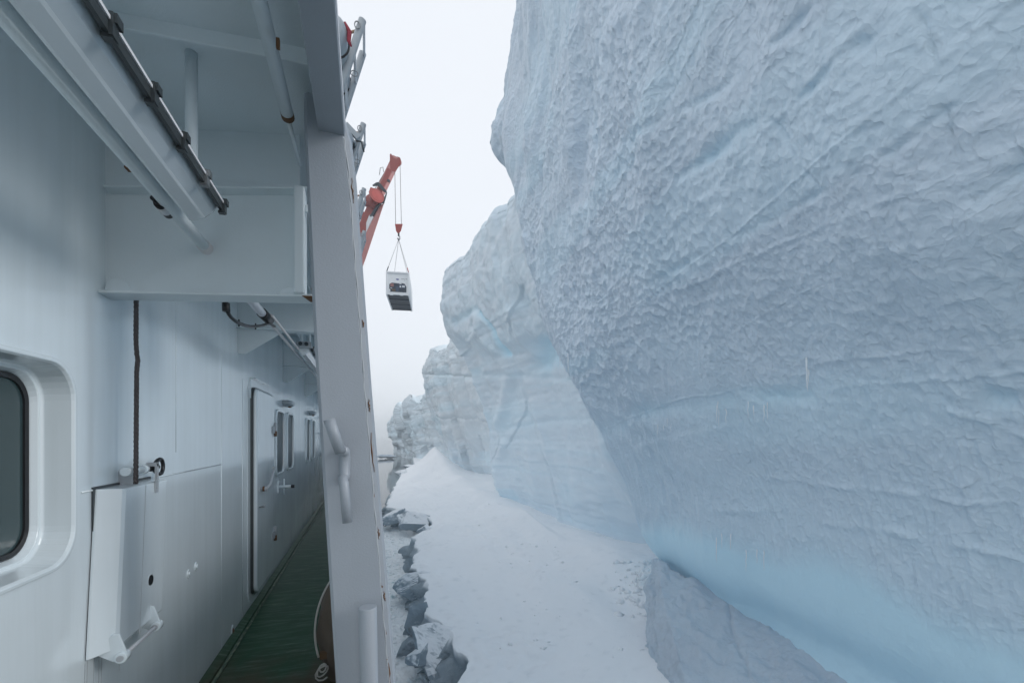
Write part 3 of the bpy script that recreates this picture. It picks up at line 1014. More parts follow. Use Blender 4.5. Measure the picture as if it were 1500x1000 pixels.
for (bx, by, d, sz, lab) in (
        (572, 755, 46.0, (3.4, 3.0, 2.2), "dark broken ice block close against the post, at the far end of the slush"),
        (603, 762, 43.5, (4.2, 2.4, 1.7), "wedge of grey ice with a flat snowy top, second from the far end"),
        (628, 783, 38.0, (1.9, 1.6, 1.6), "small triangular grey ice block undercut beneath the snow edge"),
        (600, 697, 84.0, (6.5, 5.0, 3.0), "pale grey ice lump half out of the far open water"),
        (612, 687, 92.0, (6.0, 4.0, 2.6), "snow capped ice lump on the far shore above the half drowned one"),
        (614, 862, 25.5, (1.3, 3.2, 2.0), "long dark ridged ice block along the slush, between snow edge and water"),
        (611, 905, 21.0, (1.2, 2.4, 1.9), "dark tilted ice fragment next to the ridged one, nearer the ship"),
        (645, 950, 17.6, (2.0, 3.2, 1.9), "frosty grey ice block leaning on the dark snow edge, lowest in the picture"),
        (612, 968, 17.4, (1.1, 1.6, 1.3), "grey ice lump half sunk in slush beside the rusty post")):
    o = hull_block(P(bx, by, d), tuple(q * 1.3 for q in sz), int(bx * 7 + by), M_chunk, 4, 0.05, 0.18, 0.9)
    tag(o, lab, "ice block", "broken ice blocks along the edge of the snow bank")

# low ice floe at the foot of the far headland
o = hull_block(P(566, 668, 182.0), (15, 9, 3.6), 901, M_slab, 3, 0.1, 0.05)
tag(o, "low flat ice floe under the farthest cliff, on the water line", "ice floe")

# rubble on the snow beside the slab
rb = MB()
for k in range(150):
    px_ = random.gauss(938, 16)
    py_ = random.gauss(858, 16)
    d = F * 7.9 / max(40, (py_ - 637)) 
    x0, y0, z0 = P(px_, py_, min(max(d, 16), 25))
    z0 = snow_z(x0, y0)
    r = random.uniform(0.05, 0.26)
    pts = []
    for q in ((1, 0, 0), (-1, 0, 0), (0, 1, 0), (0, -1, 0), (0, 0, 1), (0, 0, -1)):
        pts.append((x0 + q[0] * r * random.uniform(0.6, 1.3), y0 + q[1] * r * random.uniform(0.6, 1.3), z0 + q[2] * r * random.uniform(0.5, 1.1)))
    rb.add(pts, [(0, 2, 4), (2, 1, 4), (1, 3, 4), (3, 0, 4), (2, 0, 5), (1, 2, 5), (3, 1, 5), (0, 3, 5)], True)
tag(rb.build("snow_rubble", M_snow), "crumbled snow lumps heaped against the grey slab's left end", kind="stuff")

# small fragments scattered on the snow
fr = MB()
for k in range(480):
    y0 = random.uniform(12, 48)
    x0 = float(np.interp(y0, eY, eX)) + random.uniform(1.5, 10)
    if vnoise(np.array([x0 * 0.3]), np.array([y0 * 0.22]), np.array([0.0]), 341)[0] < 0.05:
        continue
    z0 = snow_z(x0, y0)
    r = random.choice((0.02, 0.03, 0.05, 0.09)) * random.uniform(0.7, 1.3)
    pts = []
    for q in ((1, 0, 0), (-1, 0, 0), (0, 1, 0), (0, -1, 0), (0, 0, 1), (0, 0, -1)):
        pts.append((x0 + q[0] * r * random.uniform(0.6, 1.8), y0 + q[1] * r * random.uniform(0.6, 1.8), z0 + q[2] * r * random.uniform(0.4, 0.9)))
    fr.add(pts, [(0, 2, 4), (2, 1, 4), (1, 3, 4), (3, 0, 4), (2, 0, 5), (1, 2, 5), (3, 1, 5), (0, 3, 5)], True)
tag(fr.build("ice_crumbs", M_snow), "small ice crumbs scattered over the snow bank", kind="stuff")

# --- brash ice in the gap between hull and snow bank
YB = np.linspace(6, 51.5, 520)
TB = np.linspace(0, 1, 120)
yb, tb = np.meshgrid(YB, TB, indexing='ij')
xb = 0.1 + tb * (np.interp(yb, eY, eX) + 0.6 - 0.1)
f1, f2 = worley(xb * 2.2, yb * 2.2, 501)
g1, g2 = worley(xb * 5.5, yb * 5.5, 503)
zb = SEA + 0.04 + 0.10 * (1 - np.minimum(f1, 1)) ** 1.5 * (0.5 + 0.5 * vnoise(xb, yb, 0 * xb, 505)) + 0.07 * (1 - np.minimum(g1, 1)) + 0.03 * fbm(xb * 6, yb * 6, 0 * xb, 2, 507)
zb -= 0.5 * sstep(49, 51.5, yb)
tag(grid_obj("brash_ice", np.stack([xb, yb, zb], -1), M_brash), "grey white slush of brash ice in the gap beside the hull", kind="stuff")
bc = MB()
for k in range(1500):
    y0 = random.uniform(11, 50)
    x0 = random.uniform(0.3, float(np.interp(y0, eY, eX)) + 0.3)
    r = random.choice((0.05, 0.08, 0.12, 0.2, 0.34)) * random.uniform(0.7, 1.3)
    pts = []
    a0 = random.uniform(0, 6.28)
    for kk in range(5):
        a = a0 + kk * 1.2566
        pts.append((x0 + math.cos(a) * r * random.uniform(0.6, 1.25), y0 + math.sin(a) * r * random.uniform(0.6, 1.25), SEA + 0.05 + random.uniform(0, 0.06)))
    h = random.uniform(0.03, 0.10)
    pts += [(p[0] * 0.75 + x0 * 0.25, p[1] * 0.75 + y0 * 0.25, p[2] + h * random.uniform(0.6, 1.1)) for p in pts]
    bc.add(pts, [(5, 6, 7, 8, 9)] + [(i, (i + 1) % 5, 5 + (i + 1) % 5, 5 + i) for i in range(5)])
tag(bc.build("brash_lumps", M_brash), "loose angular lumps floating in the brash ice", kind="stuff")


# --- icicles hanging from the near cliff and the second cliff
def icicles(spots, parent, VV, NN, PX, PY, dmax):
    for (ix, iy, length, rad) in spots:
        dist = np.hypot(PX - ix, PY - iy)
        k = np.unravel_index(np.argmin(dist), dist.shape)
        p = Vector(VV[k]) + Vector(NN[k]) * 0.06
        pts, rs = [], []
        for q in range(7):
            f = q / 6
            pts.append(p + Vector((random.uniform(-1, 1) * 0.015, random.uniform(-1, 1) * 0.015, 0.1 - length * f)))
            rs.append(rad * (1 - f) ** 0.8 * random.uniform(0.8, 1.15) + 0.004)
        MB().tube(pts, rs, 6).build("icicle", M_icicle, parent)


sp = [(1172, 535, 0.7, 0.020), (1176, 552, 0.5, 0.018)]
for k in range(9):
    sp.append((random.uniform(1040, 1150), random.uniform(590, 604), random.uniform(0.2, 0.55), random.uniform(0.008, 0.016)))
for k in range(4):
    sp.append((random.uniform(960, 990), random.uniform(600, 640), random.uniform(0.2, 0.4), 0.012))
for k in range(9):
    sp.append((random.uniform(1060, 1080) if k < 6 else random.uniform(1098, 1122), random.uniform(782, 792) + (25 if k >= 6 else 0), random.uniform(0.4, 0.9), random.uniform(0.010, 0.018)))
icicles(sp, cliffA, A_V, A_N, A_px, A_py, 30)
sp = [(random.uniform(822, 850), random.uniform(515, 530), random.uniform(0.5, 1.1), random.uniform(0.015, 0.03)) for k in range(7)]
icicles(sp, cliffA, A_V, A_N, A_px, A_py, 60)

# ================================================================== THE SHIP
ship = thing("ship", (0, 0, 0))
tag(ship, "white ship's side deck with overhead, doors and windows, alongside the ice", "ship")
WX = -1.05
CEIL = EYE + 1.31

# hull below the deck, with a raked bow
hull = MB()
st = [(-30, 0.10, 0.06), (40, 0.10, 0.02), (56, -3.0, -4.2), (66, -9.0, -9.0)]
loops = []
for y, xt, xbm in st:
    loops.append([(xt, y, -0.06), (xbm, y, SEA - 1.5), (-18 - xbm, y, SEA - 1.5), (-18 - xt, y, -0.06)])
hull.loops(loops, True, True, True)
hull.build("hull", M_wall, ship)  # white on the unseen hull, to bounce light onto the brash ice
MB().box(-1.045, 0.06, -4, 40, -0.05, 0.0).build("deck", M_deck, ship)
MB().box(-16.9, -1.11, -4, 44, -0.055, 0.0).build("inner_deck", M_deck, ship)
mg = MB()
mg.hexa([(-1.045, -4, 0.0), (-0.985, -4, 0.0), (-0.99, -4, 0.012), (-1.045, -4, 0.03)], [(-1.045, 40, 0.0), (-0.985, 40, 0.0), (-0.99, 40, 0.012), (-1.045, 40, 0.03)])
mg.build("deck_margin", M_deck, ship)
MB().box(-0.978, -0.955, -4, 40, 0.0005, 0.006).build("worn_weld", M_wornedge, ship)
MB().box(-1.043, 0.05, 2.66, 2.668, 0.0005, 0.004).build("deck_seam", M_wornedge, ship)

# bulwark forward of the boarding gate
bw = MB()
bw.box(-0.025, 0.02, 2.05, 40, 0.0, 1.08)
bw.tube([(0, 2.05, 1.1), (0, 40, 1.1)], 0.035, 10)
bw.build("bulwark", M_post, ship)


def rrect(y0, y1, z0, z1, rad, X, n=8):
    pts = []
    for cy, cz, a0 in ((y1 - rad, z1 - rad, 0), (y0 + rad, z1 - rad, 90), (y0 + rad, z0 + rad, 180), (y1 - rad, z0 + rad, 270)):
        for k in range(n + 1):
            a = math.radians(a0 + 90 * k / n)
            pts.append((X, cy + rad * math.cos(a), cz + rad * math.sin(a)))
    return pts


# side wall with the opening of the near window
def wall_with_hole(hole, y0, y1, z0, z1, X):
    bm = bmesh.new()
    o = [bm.verts.new((X, y, z)) for y, z in ((y0, z0), (y1, z0), (y1, z1), (y0, z1))]
    h = [bm.verts.new(p) for p in hole]
    es = [bm.edges.new((o[i], o[(i + 1) % 4])) for i in range(4)] + [bm.edges.new((h[i], h[(i + 1) % len(h)])) for i in range(len(h))]
    bmesh.ops.triangle_fill(bm, use_beauty=True, edges=es)
    v = [tuple(p.co) for p in bm.verts]
    bm.verts.index_update()
    f = [tuple(q.index for q in fc.verts) for fc in bm.faces]
    bm.free()
    return v, f


wy0, wy1, wz0, wz1 = 1.38, 2.085, EYE - 0.47, EYE + 0.262
hole = rrect(wy0, wy1, wz0, wz1, 0.13, WX)
wm = MB()
v, f = wall_with_hole(hole, -0.5, 4.0, -0.05, CEIL + 0.05, WX)
wm.add(v, f)
wm.add([(WX, -5, -0.05), (WX, -0.5, -0.05), (WX, -0.5, CEIL + 0.05), (WX, -5, CEIL + 0.05)], [(0, 1, 2, 3)])
wm.add([(WX, 4.0, -0.05), (WX, 26, -0.05), (WX, 26, CEIL + 0.05), (WX, 4.0, CEIL + 0.05)], [(0, 1, 2, 3)])
wm.add([(WX, 26, -0.05), (-16, 26, -0.05), (-16, 26, CEIL + 0.05), (WX, 26, CEIL + 0.05)], [(0, 1, 2, 3)])
wm.add([(WX, -5, -0.05), (-16, -5, -0.05), (-16, -5, CEIL + 0.05), (WX, -5, CEIL + 0.05)], [(3, 2, 1, 0)])
wm.add([(-16, 26, -0.05), (-16, -5, -0.05), (-16, -5, CEIL + 0.05), (-16, 26, CEIL + 0.05)], [(0, 1, 2, 3)])
wm.build("side_wall", M_wall, ship)


def inset(y0, y1, z0, z1, rad, k, X):
    return rrect(y0 + k, y1 - k, z0 + k, z1 - k, max(0.02, rad - k * 0.7), X)


win = MB()
win.loops([inset(wy0, wy1, wz0, wz1, 0.13, -0.012, WX + 0.001), inset(wy0, wy1, wz0, wz1, 0.13, -0.010, WX + 0.009), inset(wy0, wy1, wz0, wz1, 0.13, 0.004, WX + 0.010),
           inset(wy0, wy1, wz0, wz1, 0.13, 0.010, WX), inset(wy0, wy1, wz0, wz1, 0.13, 0.022, WX - 0.075), inset(wy0, wy1, wz0, wz1, 0.13, 0.030, WX - 0.082),
           inset(wy0, wy1, wz0, wz1, 0.13, 0.036, WX - 0.080), inset(wy0, wy1, wz0, wz1, 0.13, 0.045, WX - 0.098), inset(wy0, wy1, wz0, wz1, 0.13, 0.05, WX - 0.11)], True, smooth=False)
w_o = win.build("window", M_wall, ship, 0.003, 2)
w_o["label"] = "large near window in a deep rounded recess"
gk = MB()
gk.loops([inset(wy0, wy1, wz0, wz1, 0.13, 0.049, WX - 0.100), inset(wy0, wy1, wz0, wz1, 0.13, 0.054, WX - 0.097), inset(wy0, wy1, wz0, wz1, 0.13, 0.068, WX - 0.100), inset(wy0, wy1, wz0, wz1, 0.13, 0.068, WX - 0.112)])
gk.build("gasket", M_black, w_o)
pn = MB()
pn.add(inset(wy0, wy1, wz0, wz1, 0.13, 0.05, WX - 0.107), [tuple(range(36))])
pn.build("pane", M_glass, w_o)

# narrow windows farther forward
for (a, c) in ((5.90, 6.40), (6.68, 7.18), (8.70, 9.18), (9.52, 10.02), (11.4, 11.9), (12.2, 12.7), (14.6, 15.1), (15.4, 15.9), (18.0, 18.5), (18.8, 19.3)):
    wn_ = MB()
    z0, z1 = EYE - 0.47, EYE + 0.29
    wn_.loops([inset(a, c, z0, z1, 0.11, -0.03, WX - 0.01), inset(a, c, z0, z1, 0.11, -0.028, WX + 0.022), inset(a, c, z0, z1, 0.11, 0.0, WX + 0.026), inset(a, c, z0, z1, 0.11, 0.006, WX + 0.004)])
    wo_ = wn_.build("window", M_wall, ship, 0.003, 2)
    MB().add(inset(a, c, z0, z1, 0.11, 0.004, WX + 0.006), [tuple(range(36))]).build("pane", M_glass2, wo_)

# door
dy0, dy1, dz0, dz1 = 4.72, 5.55, 0.13, EYE + 0.45
fr_ = MB()
fr_.loops([inset(dy0, dy1, dz0, dz1, 0.12, -0.10, WX - 0.01), inset(dy0, dy1, dz0, dz1, 0.12, -0.10, WX + 0.006), inset(dy0, dy1, dz0, dz1, 0.12, 0.02, WX + 0.006)])
fr_.build("door_frame", M_wall, ship)
dr = MB()
dr.loops([inset(dy0, dy1, dz0, dz1, 0.10, 0.015, WX + 0.004), inset(dy0, dy1, dz0, dz1, 0.10, 0.015, WX + 0.02), inset(dy0, dy1, dz0, dz1, 0.10, 0.0, WX + 0.024),
          inset(dy0, dy1, dz0, dz1, 0.10, 0.0, WX + 0.042), inset(dy0, dy1, dz0, dz1, 0.10, 0.008, WX + 0.054), inset(dy0, dy1, dz0, dz1, 0.10, 0.022, WX + 0.058)], True, False, True)
door = dr.build("door", M_wall, ship, 0.004, 2)
gs = MB()
gs.loops([inset(dy0, dy1, dz0, dz1, 0.10, -0.014, WX + 0.006), inset(dy0, dy1, dz0, dz1, 0.10, -0.012, WX + 0.03), inset(dy0, dy1, dz0, dz1, 0.10, 0.004, WX + 0.03)])
gs.build("door_gasket", M_dark, door)
hd = MB()
hx = WX + 0.058
hd.tube([(hx - 0.01, 4.88, 1.12), (hx + 0.06, 4.88, 1.12)], 0.021, 12)
hd.tube([(hx + 0.05, 4.88, 1.12), (hx + 0.065, 4.97, 1.15), (hx + 0.065, 5.16, 1.28), (hx + 0.065, 5.21, 1.312)], [0.013, 0.013, 0.011, 0.010], 10)
hd.tube([(hx + 0.065, 5.21, 1.312), (hx + 0.065, 5.10, 1.308)], 0.010, 8)
hd.build("handle", M_rustpaint, door)
MB().tube([(hx + 0.018, 4.88, 1.12), (hx + 0.036, 4.88, 1.12)], 0.025, 12).build("handle_ring", M_rust, door)
MB().tube([(hx, 4.82, 0.95), (hx + 0.05, 4.82, 0.95)], 0.008, 8).tube([(hx + 0.035, 4.80, 0.95), (hx + 0.035, 4.89, 0.955)], 0.009, 8).build("dog", M_steel, door)
for zc in (EYE + 0.06, EYE - 1.12):
    hg = MB()
    hg.tube([(WX + 0.06, 5.57, zc - 0.06), (WX + 0.06, 5.57, zc + 0.08)], 0.018, 10)
    hg.box(WX + 0.056, WX + 0.066, 5.42, 5.56, zc - 0.04, zc + 0.04)
    ho = hg.build("hinge", M_rustpaint, door)
    MB().tube([(WX + 0.06, 5.57, zc - 0.075), (WX + 0.06, 5.57, zc - 0.015)], 0.021, 10).build("rust_patch", M_rust, door)
MB().box(WX, WX + 0.05, 4.72, 5.35, dz1 + 0.085, dz1 + 0.095).box(WX, WX + 0.012, 4.70, 4.712, dz1 - 0.1, dz1 + 0.085).build("rain_gutter", M_wall, ship)
ck = MB()
ck.tube([(WX - 0.01, 6.15, 1.0), (WX + 0.14, 6.15, 1.0)], 0.02, 10)
ck.box(WX, WX + 0.01, 6.08, 6.22, 0.93, 1.07)
ck.tube([(WX + 0.06, 6.15, 0.9), (WX + 0.06, 6.15, 1.1)], 0.008, 8)
ck.build("door_catch", M_wall, ship)
MB().tube([(WX + 0.14, 6.15, 1.0), (WX + 0.18, 6.15, 1.0)], 0.022, 10).build("catch_tip", M_black, ship)

# round lamps above the narrow windows
for yc in (6.62, 9.35, 11.9):
    lm = MB()
    lps = []
    for rr_, xx in ((0.17, WX), (0.17, WX + 0.03), (0.15, WX + 0.075), (0.09, WX + 0.10)):
        lps.append([(xx, yc + rr_ * 1.5 * math.cos(a * math.pi / 10), EYE + 0.43 + rr_ * 0.26 * math.sin(a * math.pi / 10)) for a in range(20)])
    lm.loops(lps, True, True, True, True)
    lo_ = lm.build("wall_lamp", M_grey, ship)
    MB().box(WX + 0.04, WX + 0.07, yc - 0.05, yc + 0.05, EYE + 0.375, EYE + 0.395).build("lamp_clip", M_rust, lo_)
MB().box(WX, WX + 0.09, 10.6, 11.0, EYE + 0.02, EYE + 0.05).build("wall_bracket", M_wall, ship)

# weld beads and plate seams on the wall
wb = MB()
wb.tube([(WX + 0.001, 2.13, EYE - 0.222), (WX + 0.001, 3.85, EYE - 0.222)], 0.0045, 8)
wb.build("weld_bead", M_wall, ship)
MB().tube([(WX + 0.0005, 3.86, 0.0), (WX + 0.0005, 3.86, EYE + 0.62)], 0.003, 8).build("weld_bead", M_wall, ship)
MB().tube([(WX + 0.0005, 3.02, EYE - 0.1), (WX + 0.0005, 3.02, EYE + 0.9)], 0.0022, 8).build("weld_bead", M_wall, ship)
MB().tube([(WX + 0.0005, 4.45, 0.0), (WX + 0.0005, 4.45, EYE + 0.5)], 0.003, 8).build("weld_bead", M_wall, ship)
for (ux, uy) in ((276, 840), (287, 829)):
    p = atX(ux, uy, WX)
    MB().tube([(WX - 0.003, p[1], p[2]), (WX + 0.006, p[1], p[2])], 0.028, 14).tube([(WX, p[1], p[2]), (WX + 0.012, p[1], p[2])], 0.014, 10).build("welded_stud", M_wall, ship)
p = atX(340, 925, WX)
sc_ = MB()
sc_.loops([rrect(p[1] - 0.035, p[1] + 0.035, p[2] - 0.05, p[2] + 0.06, 0.034, WX + 0.001), rrect(p[1] - 0.028, p[1] + 0.028, p[2] - 0.043, p[2] + 0.053, 0.027, WX + 0.008)], True, False, True)
sc_.build("scupper_plate", M_wall, ship)
MB().loops([rrect(p[1] - 0.022, p[1] + 0.022, p[2] - 0.045, p[2] + 0.03, 0.02, WX + 0.0085), rrect(p[1] - 0.020, p[1] + 0.020, p[2] - 0.043, p[2] + 0.028, 0.018, WX + 0.0105)], True, False, True).build("rust_patch", M_rust, ship)

# --- hinged cover box on the wall
hb = MB()


def HBp(X, y, z):
    return (X, y + (z - 1.43) * 0.09, z)


def hb_loop(y0, y1, z0, z1, X, cut=0.0):
    return [HBp(X, y1, z0 + cut), HBp(X, y1, z1), HBp(X, y0, z1), HBp(X, y0, z0)]


hb.loops([hb_loop(2.215, 2.69, 0.765, 1.43, WX + 0.004), hb_loop(2.215, 2.69, 0.765, 1.43, WX + 0.012), hb_loop(2.262, 2.685, 0.775, 1.425, WX + 0.075), hb_loop(2.278, 2.68, 0.780, 1.42, WX + 0.082)], True, False, True)
cover = hb.build("cover_box", M_wall, ship, 0.006, 3)
cover["label"] = "hinged white cover box with one round hole"
MB().box(WX + 0.0005, WX + 0.0065, 2.2, 2.695, 0.76, 1.44).build("cover_shade", M_dark, cover)  # dark sheet put in for the shade along the cover's edge
gp = MB()
gp.loops([[HBp(WX + 0.0825, 2.448, 0.76), HBp(WX + 0.0825, 2.452, 0.76), HBp(WX + 0.0825, 2.452, 1.42), HBp(WX + 0.0825, 2.448, 1.42)],
          [HBp(WX + 0.084, 2.449, 0.76), HBp(WX + 0.084, 2.451, 0.76), HBp(WX + 0.084, 2.451, 1.42), HBp(WX + 0.084, 2.449, 1.42)]], True, False, True)
gp.build("cover_seam", M_grey, cover)
p = atX(221, 849, WX + 0.083)
MB().tube([(WX + 0.080, p[1], p[2]), (WX + 0.0845, p[1], p[2])], 0.024, 16).build("drain_hole", M_black, cover)
MB().tube([(WX + 0.080, p[1], p[2]), (WX + 0.0835, p[1], p[2])], 0.027, 16, False).build("hole_rim", M_wall, cover)
for yy in (2.195, 2.50):
    ar = MB()
    xx = WX + 0.09
    zc = 0.745
    prof_ = [(xx - 0.02, 0.842), (xx + 0.003, 0.840), (xx + 0.028, 0.762), (xx + 0.029, 0.737), (xx + 0.012, 0.724), (xx - 0.02, 0.730), (xx - 0.085, 0.772)]
    ar.loops([[(a, yy, b_) for a, b_ in prof_], [(a, yy + 0.011, b_) for a, b_ in prof_]], True, True, True)
    ar.tube([(xx + 0.012, yy - 0.012, zc), (xx + 0.012, yy + 0.028, zc)], 0.022, 16)
    ar.build("hinge_arm", M_wall, cover, 0.003)
    MB().tube([(xx + 0.012, yy - 0.018, zc), (xx + 0.012, yy + 0.034, zc)], 0.012, 12).build("hinge_pin", M_rustpaint, cover)
MB().tube([(WX + 0.102, 2.22, 0.745), (WX + 0.102, 2.505, 0.745)], 0.008, 10).build("hinge_rod", M_label, cover)
# catch above the box
MB().tube([(WX + 0.05, 2.34, 1.490), (WX + 0.05, 2.50, 1.490)], 0.019, 14).tube([(WX + 0.05, 2.485, 1.490), (WX + 0.05, 2.515, 1.490)], 0.023, 14).build("catch_barrel", M_wall, ship)
MB().box(WX, WX + 0.05, 2.40, 2.407, 1.43, 1.49).box(WX, WX + 0.05, 2.425, 2.432, 1.43, 1.49).build("catch_lug", M_rustpaint, ship)
MB().tube([(WX + 0.05, 2.51, 1.490), (WX + 0.05, 2.62, 1.490)], 0.009, 10).build("catch_rod", M_black, ship)
MB().bar((WX + 0.088, 2.545, 1.375), (WX + 0.088, 2.545, 1.515), 0.018, 0.010).box(WX + 0.05, WX + 0.093, 2.535, 2.555, 1.50, 1.518).build("catch_tab", M_rustpaint, ship)
ring = []
for k in range(25):
    a = 2 * math.pi * k / 24
    q = 1.0 if abs(math.sin(a)) < 0.5 else 0.92
    ring.append((WX + 0.05, 2.665 + 0.052 * math.cos(a), 1.490 + 0.036 * math.sin(a) * (1.0 + 0.35 * math.cos(a))))
MB().tube(ring, 0.0095, 8, False).tube([(WX + 0.05, 2.58, 1.490), (WX + 0.05, 2.655, 1.490)], [0.018, 0.012], 10).build("pull_ring", M_black, ship)

# rust runs below the hinge arms
for k, yy in enumerate((2.155, 2.17, 2.215, 2.25, 2.27, 2.41)):
    h = random.uniform(0.10, 0.24)
    rs_ = MB()
    rs_.hexa([(WX + 0.0004, yy, 0.755), (WX + 0.0004, yy + 0.004, 0.755), (WX + 0.0016, yy + 0.004, 0.755), (WX + 0.0016, yy, 0.755)],
             [(WX + 0.0004, yy - 0.004, 0.755 - h), (WX + 0.0004, yy - 0.003, 0.755 - h), (WX + 0.0016, yy - 0.003, 0.755 - h), (WX + 0.0016, yy - 0.004, 0.755 - h)])
    rs_.build("rust_run", M_rustpaint, ship)

# --- overhead: plate, stiffener, deep web frame, farther beams, edge girder
def zc_(x):
    return CEIL + 0.07 * (x - WX)


OY = 0.35                                   # overhead cut short out of view to let light onto the wall
ov = MB()
ov.hexa([(WX - 0.02, OY, CEIL), (-0.12, OY, zc_(-0.12)), (-0.12, OY, zc_(-0.12) + 0.06), (WX - 0.02, OY, CEIL + 0.06)],
        [(WX - 0.02, 26, CEIL), (-0.12, 26, zc_(-0.12)), (-0.12, 26, zc_(-0.12) + 0.06), (WX - 0.02, 26, CEIL + 0.06)])
ov.build("overhead_plate", M_ceil, ship)
eg = MB()
eg.box(-0.180, -0.082, OY, 26, EYE + 1.19, EYE + 1.205)
eg.box(-0.094, -0.080, OY, 26, EYE + 1.205, EYE + 1.25)
eg.box(-0.180, -0.168, OY, 26, EYE + 1.205, zc_(-0.17) + 0.005)
eg.build("edge_girder", M_post, ship, 0.004)
sf = MB()
sf.hexa([(WX, 1.70, EYE + 1.272), (-0.182, 1.70, EYE + 1.315), (-0.182, 1.712, EYE + 1.315), (WX, 1.712, EYE + 1.272)], [(WX, 1.70, CEIL + 0.01), (-0.182, 1.70, zc_(-0.182) + 0.01), (-0.182, 1.712, zc_(-0.182) + 0.01), (WX, 1.712, CEIL + 0.01)])
sf.build("overhead_stiffener", M_ceil, ship, 0.003)


def webq(y0l, y0r, x0, x1, z0l, z0r, z1l, z1r, th):
    return ([(x0, y0l, z0l), (x1, y0r, z0r), (x1, y0r, z1r), (x0, y0l, z1l)], [(x0, y0l + th, z0l), (x1, y0r + th, z0r), (x1, y0r + th, z1r), (x0, y0l + th, z1l)])


XR = -0.288
web = MB()
web.hexa(*webq(2.30, 2.19, WX, XR, EYE + 0.60, EYE + 0.615, CEIL + 0.01, zc_(XR) + 0.01, 0.012))
web.build("web_frame", M_ceil, ship)
fl = MB()
fl.hexa([(WX, 2.24, EYE + 0.585), (-0.17, 2.10, EYE + 0.612), (-0.17, 2.10, EYE + 0.624), (WX, 2.24, EYE + 0.597)],
        [(WX, 2.35, EYE + 0.585), (-0.17, 2.21, EYE + 0.612), (-0.17, 2.21, EYE + 0.624), (WX, 2.35, EYE + 0.597)])
fl.build("web_flange", M_ceil, ship, 0.004)
md_ = MB()
md_.hexa([(WX + 0.02, 2.235, EYE + 1.02), (-0.17, 2.115, EYE + 1.10), (-0.17, 2.115, EYE + 1.112), (WX + 0.02, 2.235, EYE + 1.032)],
         [(WX + 0.02, 2.30, EYE + 1.02), (-0.17, 2.19, EYE + 1.10), (-0.17, 2.19, EYE + 1.112), (WX + 0.02, 2.30, EYE + 1.032)])
md_.build("web_rail", M_ceil, ship, 0.004)
us = MB()
us.box(XR - 0.014, XR + 0.03, 2.10, 2.19, EYE + 0.62, EYE + 1.09)
us.build("web_upright", M_ceil, ship, 0.008, 3)
MB().box(XR + 0.03, -0.16, 2.12, 2.135, EYE + 0.985, EYE + 1.02).build("web_cleat", M_ceil, ship, 0.004)
cn = MB()
cn.tube([(-0.175, 2.33, EYE + 0.66), (-0.175, 2.33, EYE + 1.06)], 0.085, 24)
cn.build("white_drum", M_rustpaint, ship)
MB().tube([(-0.175, 2.33, EYE + 1.055), (-0.175, 2.33, EYE + 1.068)], 0.088, 24).build("drum_rim", M_rust, ship)
MB().hexa([(-0.25, 2.10, EYE + 0.600), (-0.175, 2.09, EYE + 0.603), (-0.175, 2.09, EYE + 0.611), (-0.27, 2.10, EYE + 0.609)],
          [(-0.24, 2.16, EYE + 0.600), (-0.175, 2.16, EYE + 0.603), (-0.175, 2.16, EYE + 0.611), (-0.25, 2.16, EYE + 0.609)]).build("rust_patch", M_rust, ship)
# half-discs in wall paint stand in for mouse-holes showing the brighter wall
for (xx, yy) in ((WX + 0.05, 2.285), (XR - 0.04, 2.178)):
    mh = MB()
    pts = [(xx + 0.045 * math.cos(math.pi * k / 12), yy, EYE + 0.612 + 0.05 * math.sin(math.pi * k / 12)) for k in range(13)]
    mh.loops([pts, [(a, y + 0.010, z) for a, y, z in pts]], True, True, True)
    mh.build("mouse_hole_disc", M_wall, ship)

for yy in (4.30, 6.45, 8.60, 10.75, 12.9, 15.0, 17.2, 19.4):
    bmh = MB()
    bmh.box(WX, -0.19, yy, yy + 0.012, EYE + 0.93, CEIL + 0.06)
    bmh.box(WX, -0.19, yy - 0.05, yy + 0.06, EYE + 0.915, EYE + 0.93)
    kp = [(WX, EYE + 0.70), (WX + 0.06, EYE + 0.70), (WX + 0.36, EYE + 0.915), (WX, EYE + 0.915)]
    bmh.loops([[(a, yy, z) for a, z in kp], [(a, yy + 0.012, z) for a, z in kp]], True, True, True)
    bmh.build("overhead_beam", M_ceil, ship, 0.003)
for xx in (-0.78, -0.44):
    MB().box(xx, xx + 0.008, 2.33, 26, EYE + 1.18, zc_(xx) + 0.003).build("longitudinal", M_ceil, ship)

# pipes overhead
MB().tube([(-0.667, OY, EYE + 0.818), (-0.667, 2.9, EYE + 0.818)], 0.023, 14).build("conduit", M_ceil, ship)
MB().tube([(-0.667, 2.2, EYE + 0.818), (-0.667, 3.35, EYE + 0.818)], 0.027, 14).build("conduit_sleeve", M_label, ship)
MB().tube([(-0.667, 3.35, EYE + 0.818), (-0.667, 14, EYE + 0.818)], 0.012, 10).tube([(-0.625, 3.4, EYE + 0.83), (-0.625, 14, EYE + 0.83)], 0.010, 10).build("conduit", M_label, ship)
MB().tube([(-0.29, OY, EYE + 1.235), (-0.29, 1.885, EYE + 1.235)], 0.023, 14).build("overhead_pipe", M_ceil, ship)
MB().tube([(-0.29, 1.86, EYE + 1.235), (-0.29, 1.888, EYE + 1.235)], 0.0238, 14).build("pipe_end", M_rust, ship)
MB().tube([(-0.29, 1.88, EYE + 1.23), (-0.285, 2.17, EYE + 1.22)], 0.009, 8).build("overhead_rod", M_ceil, ship)
MB().box(-0.262, -0.252, 1.488, 1.499, EYE + 1.18, EYE + 1.21).build("rust_patch", M_rust, ship)
MB().tube([(-0.585, 1.815, EYE + 0.88), (-0.585, 1.815, CEIL + 0.04)], 0.019, 14).build("hanger_pipe", M_ceil, ship)
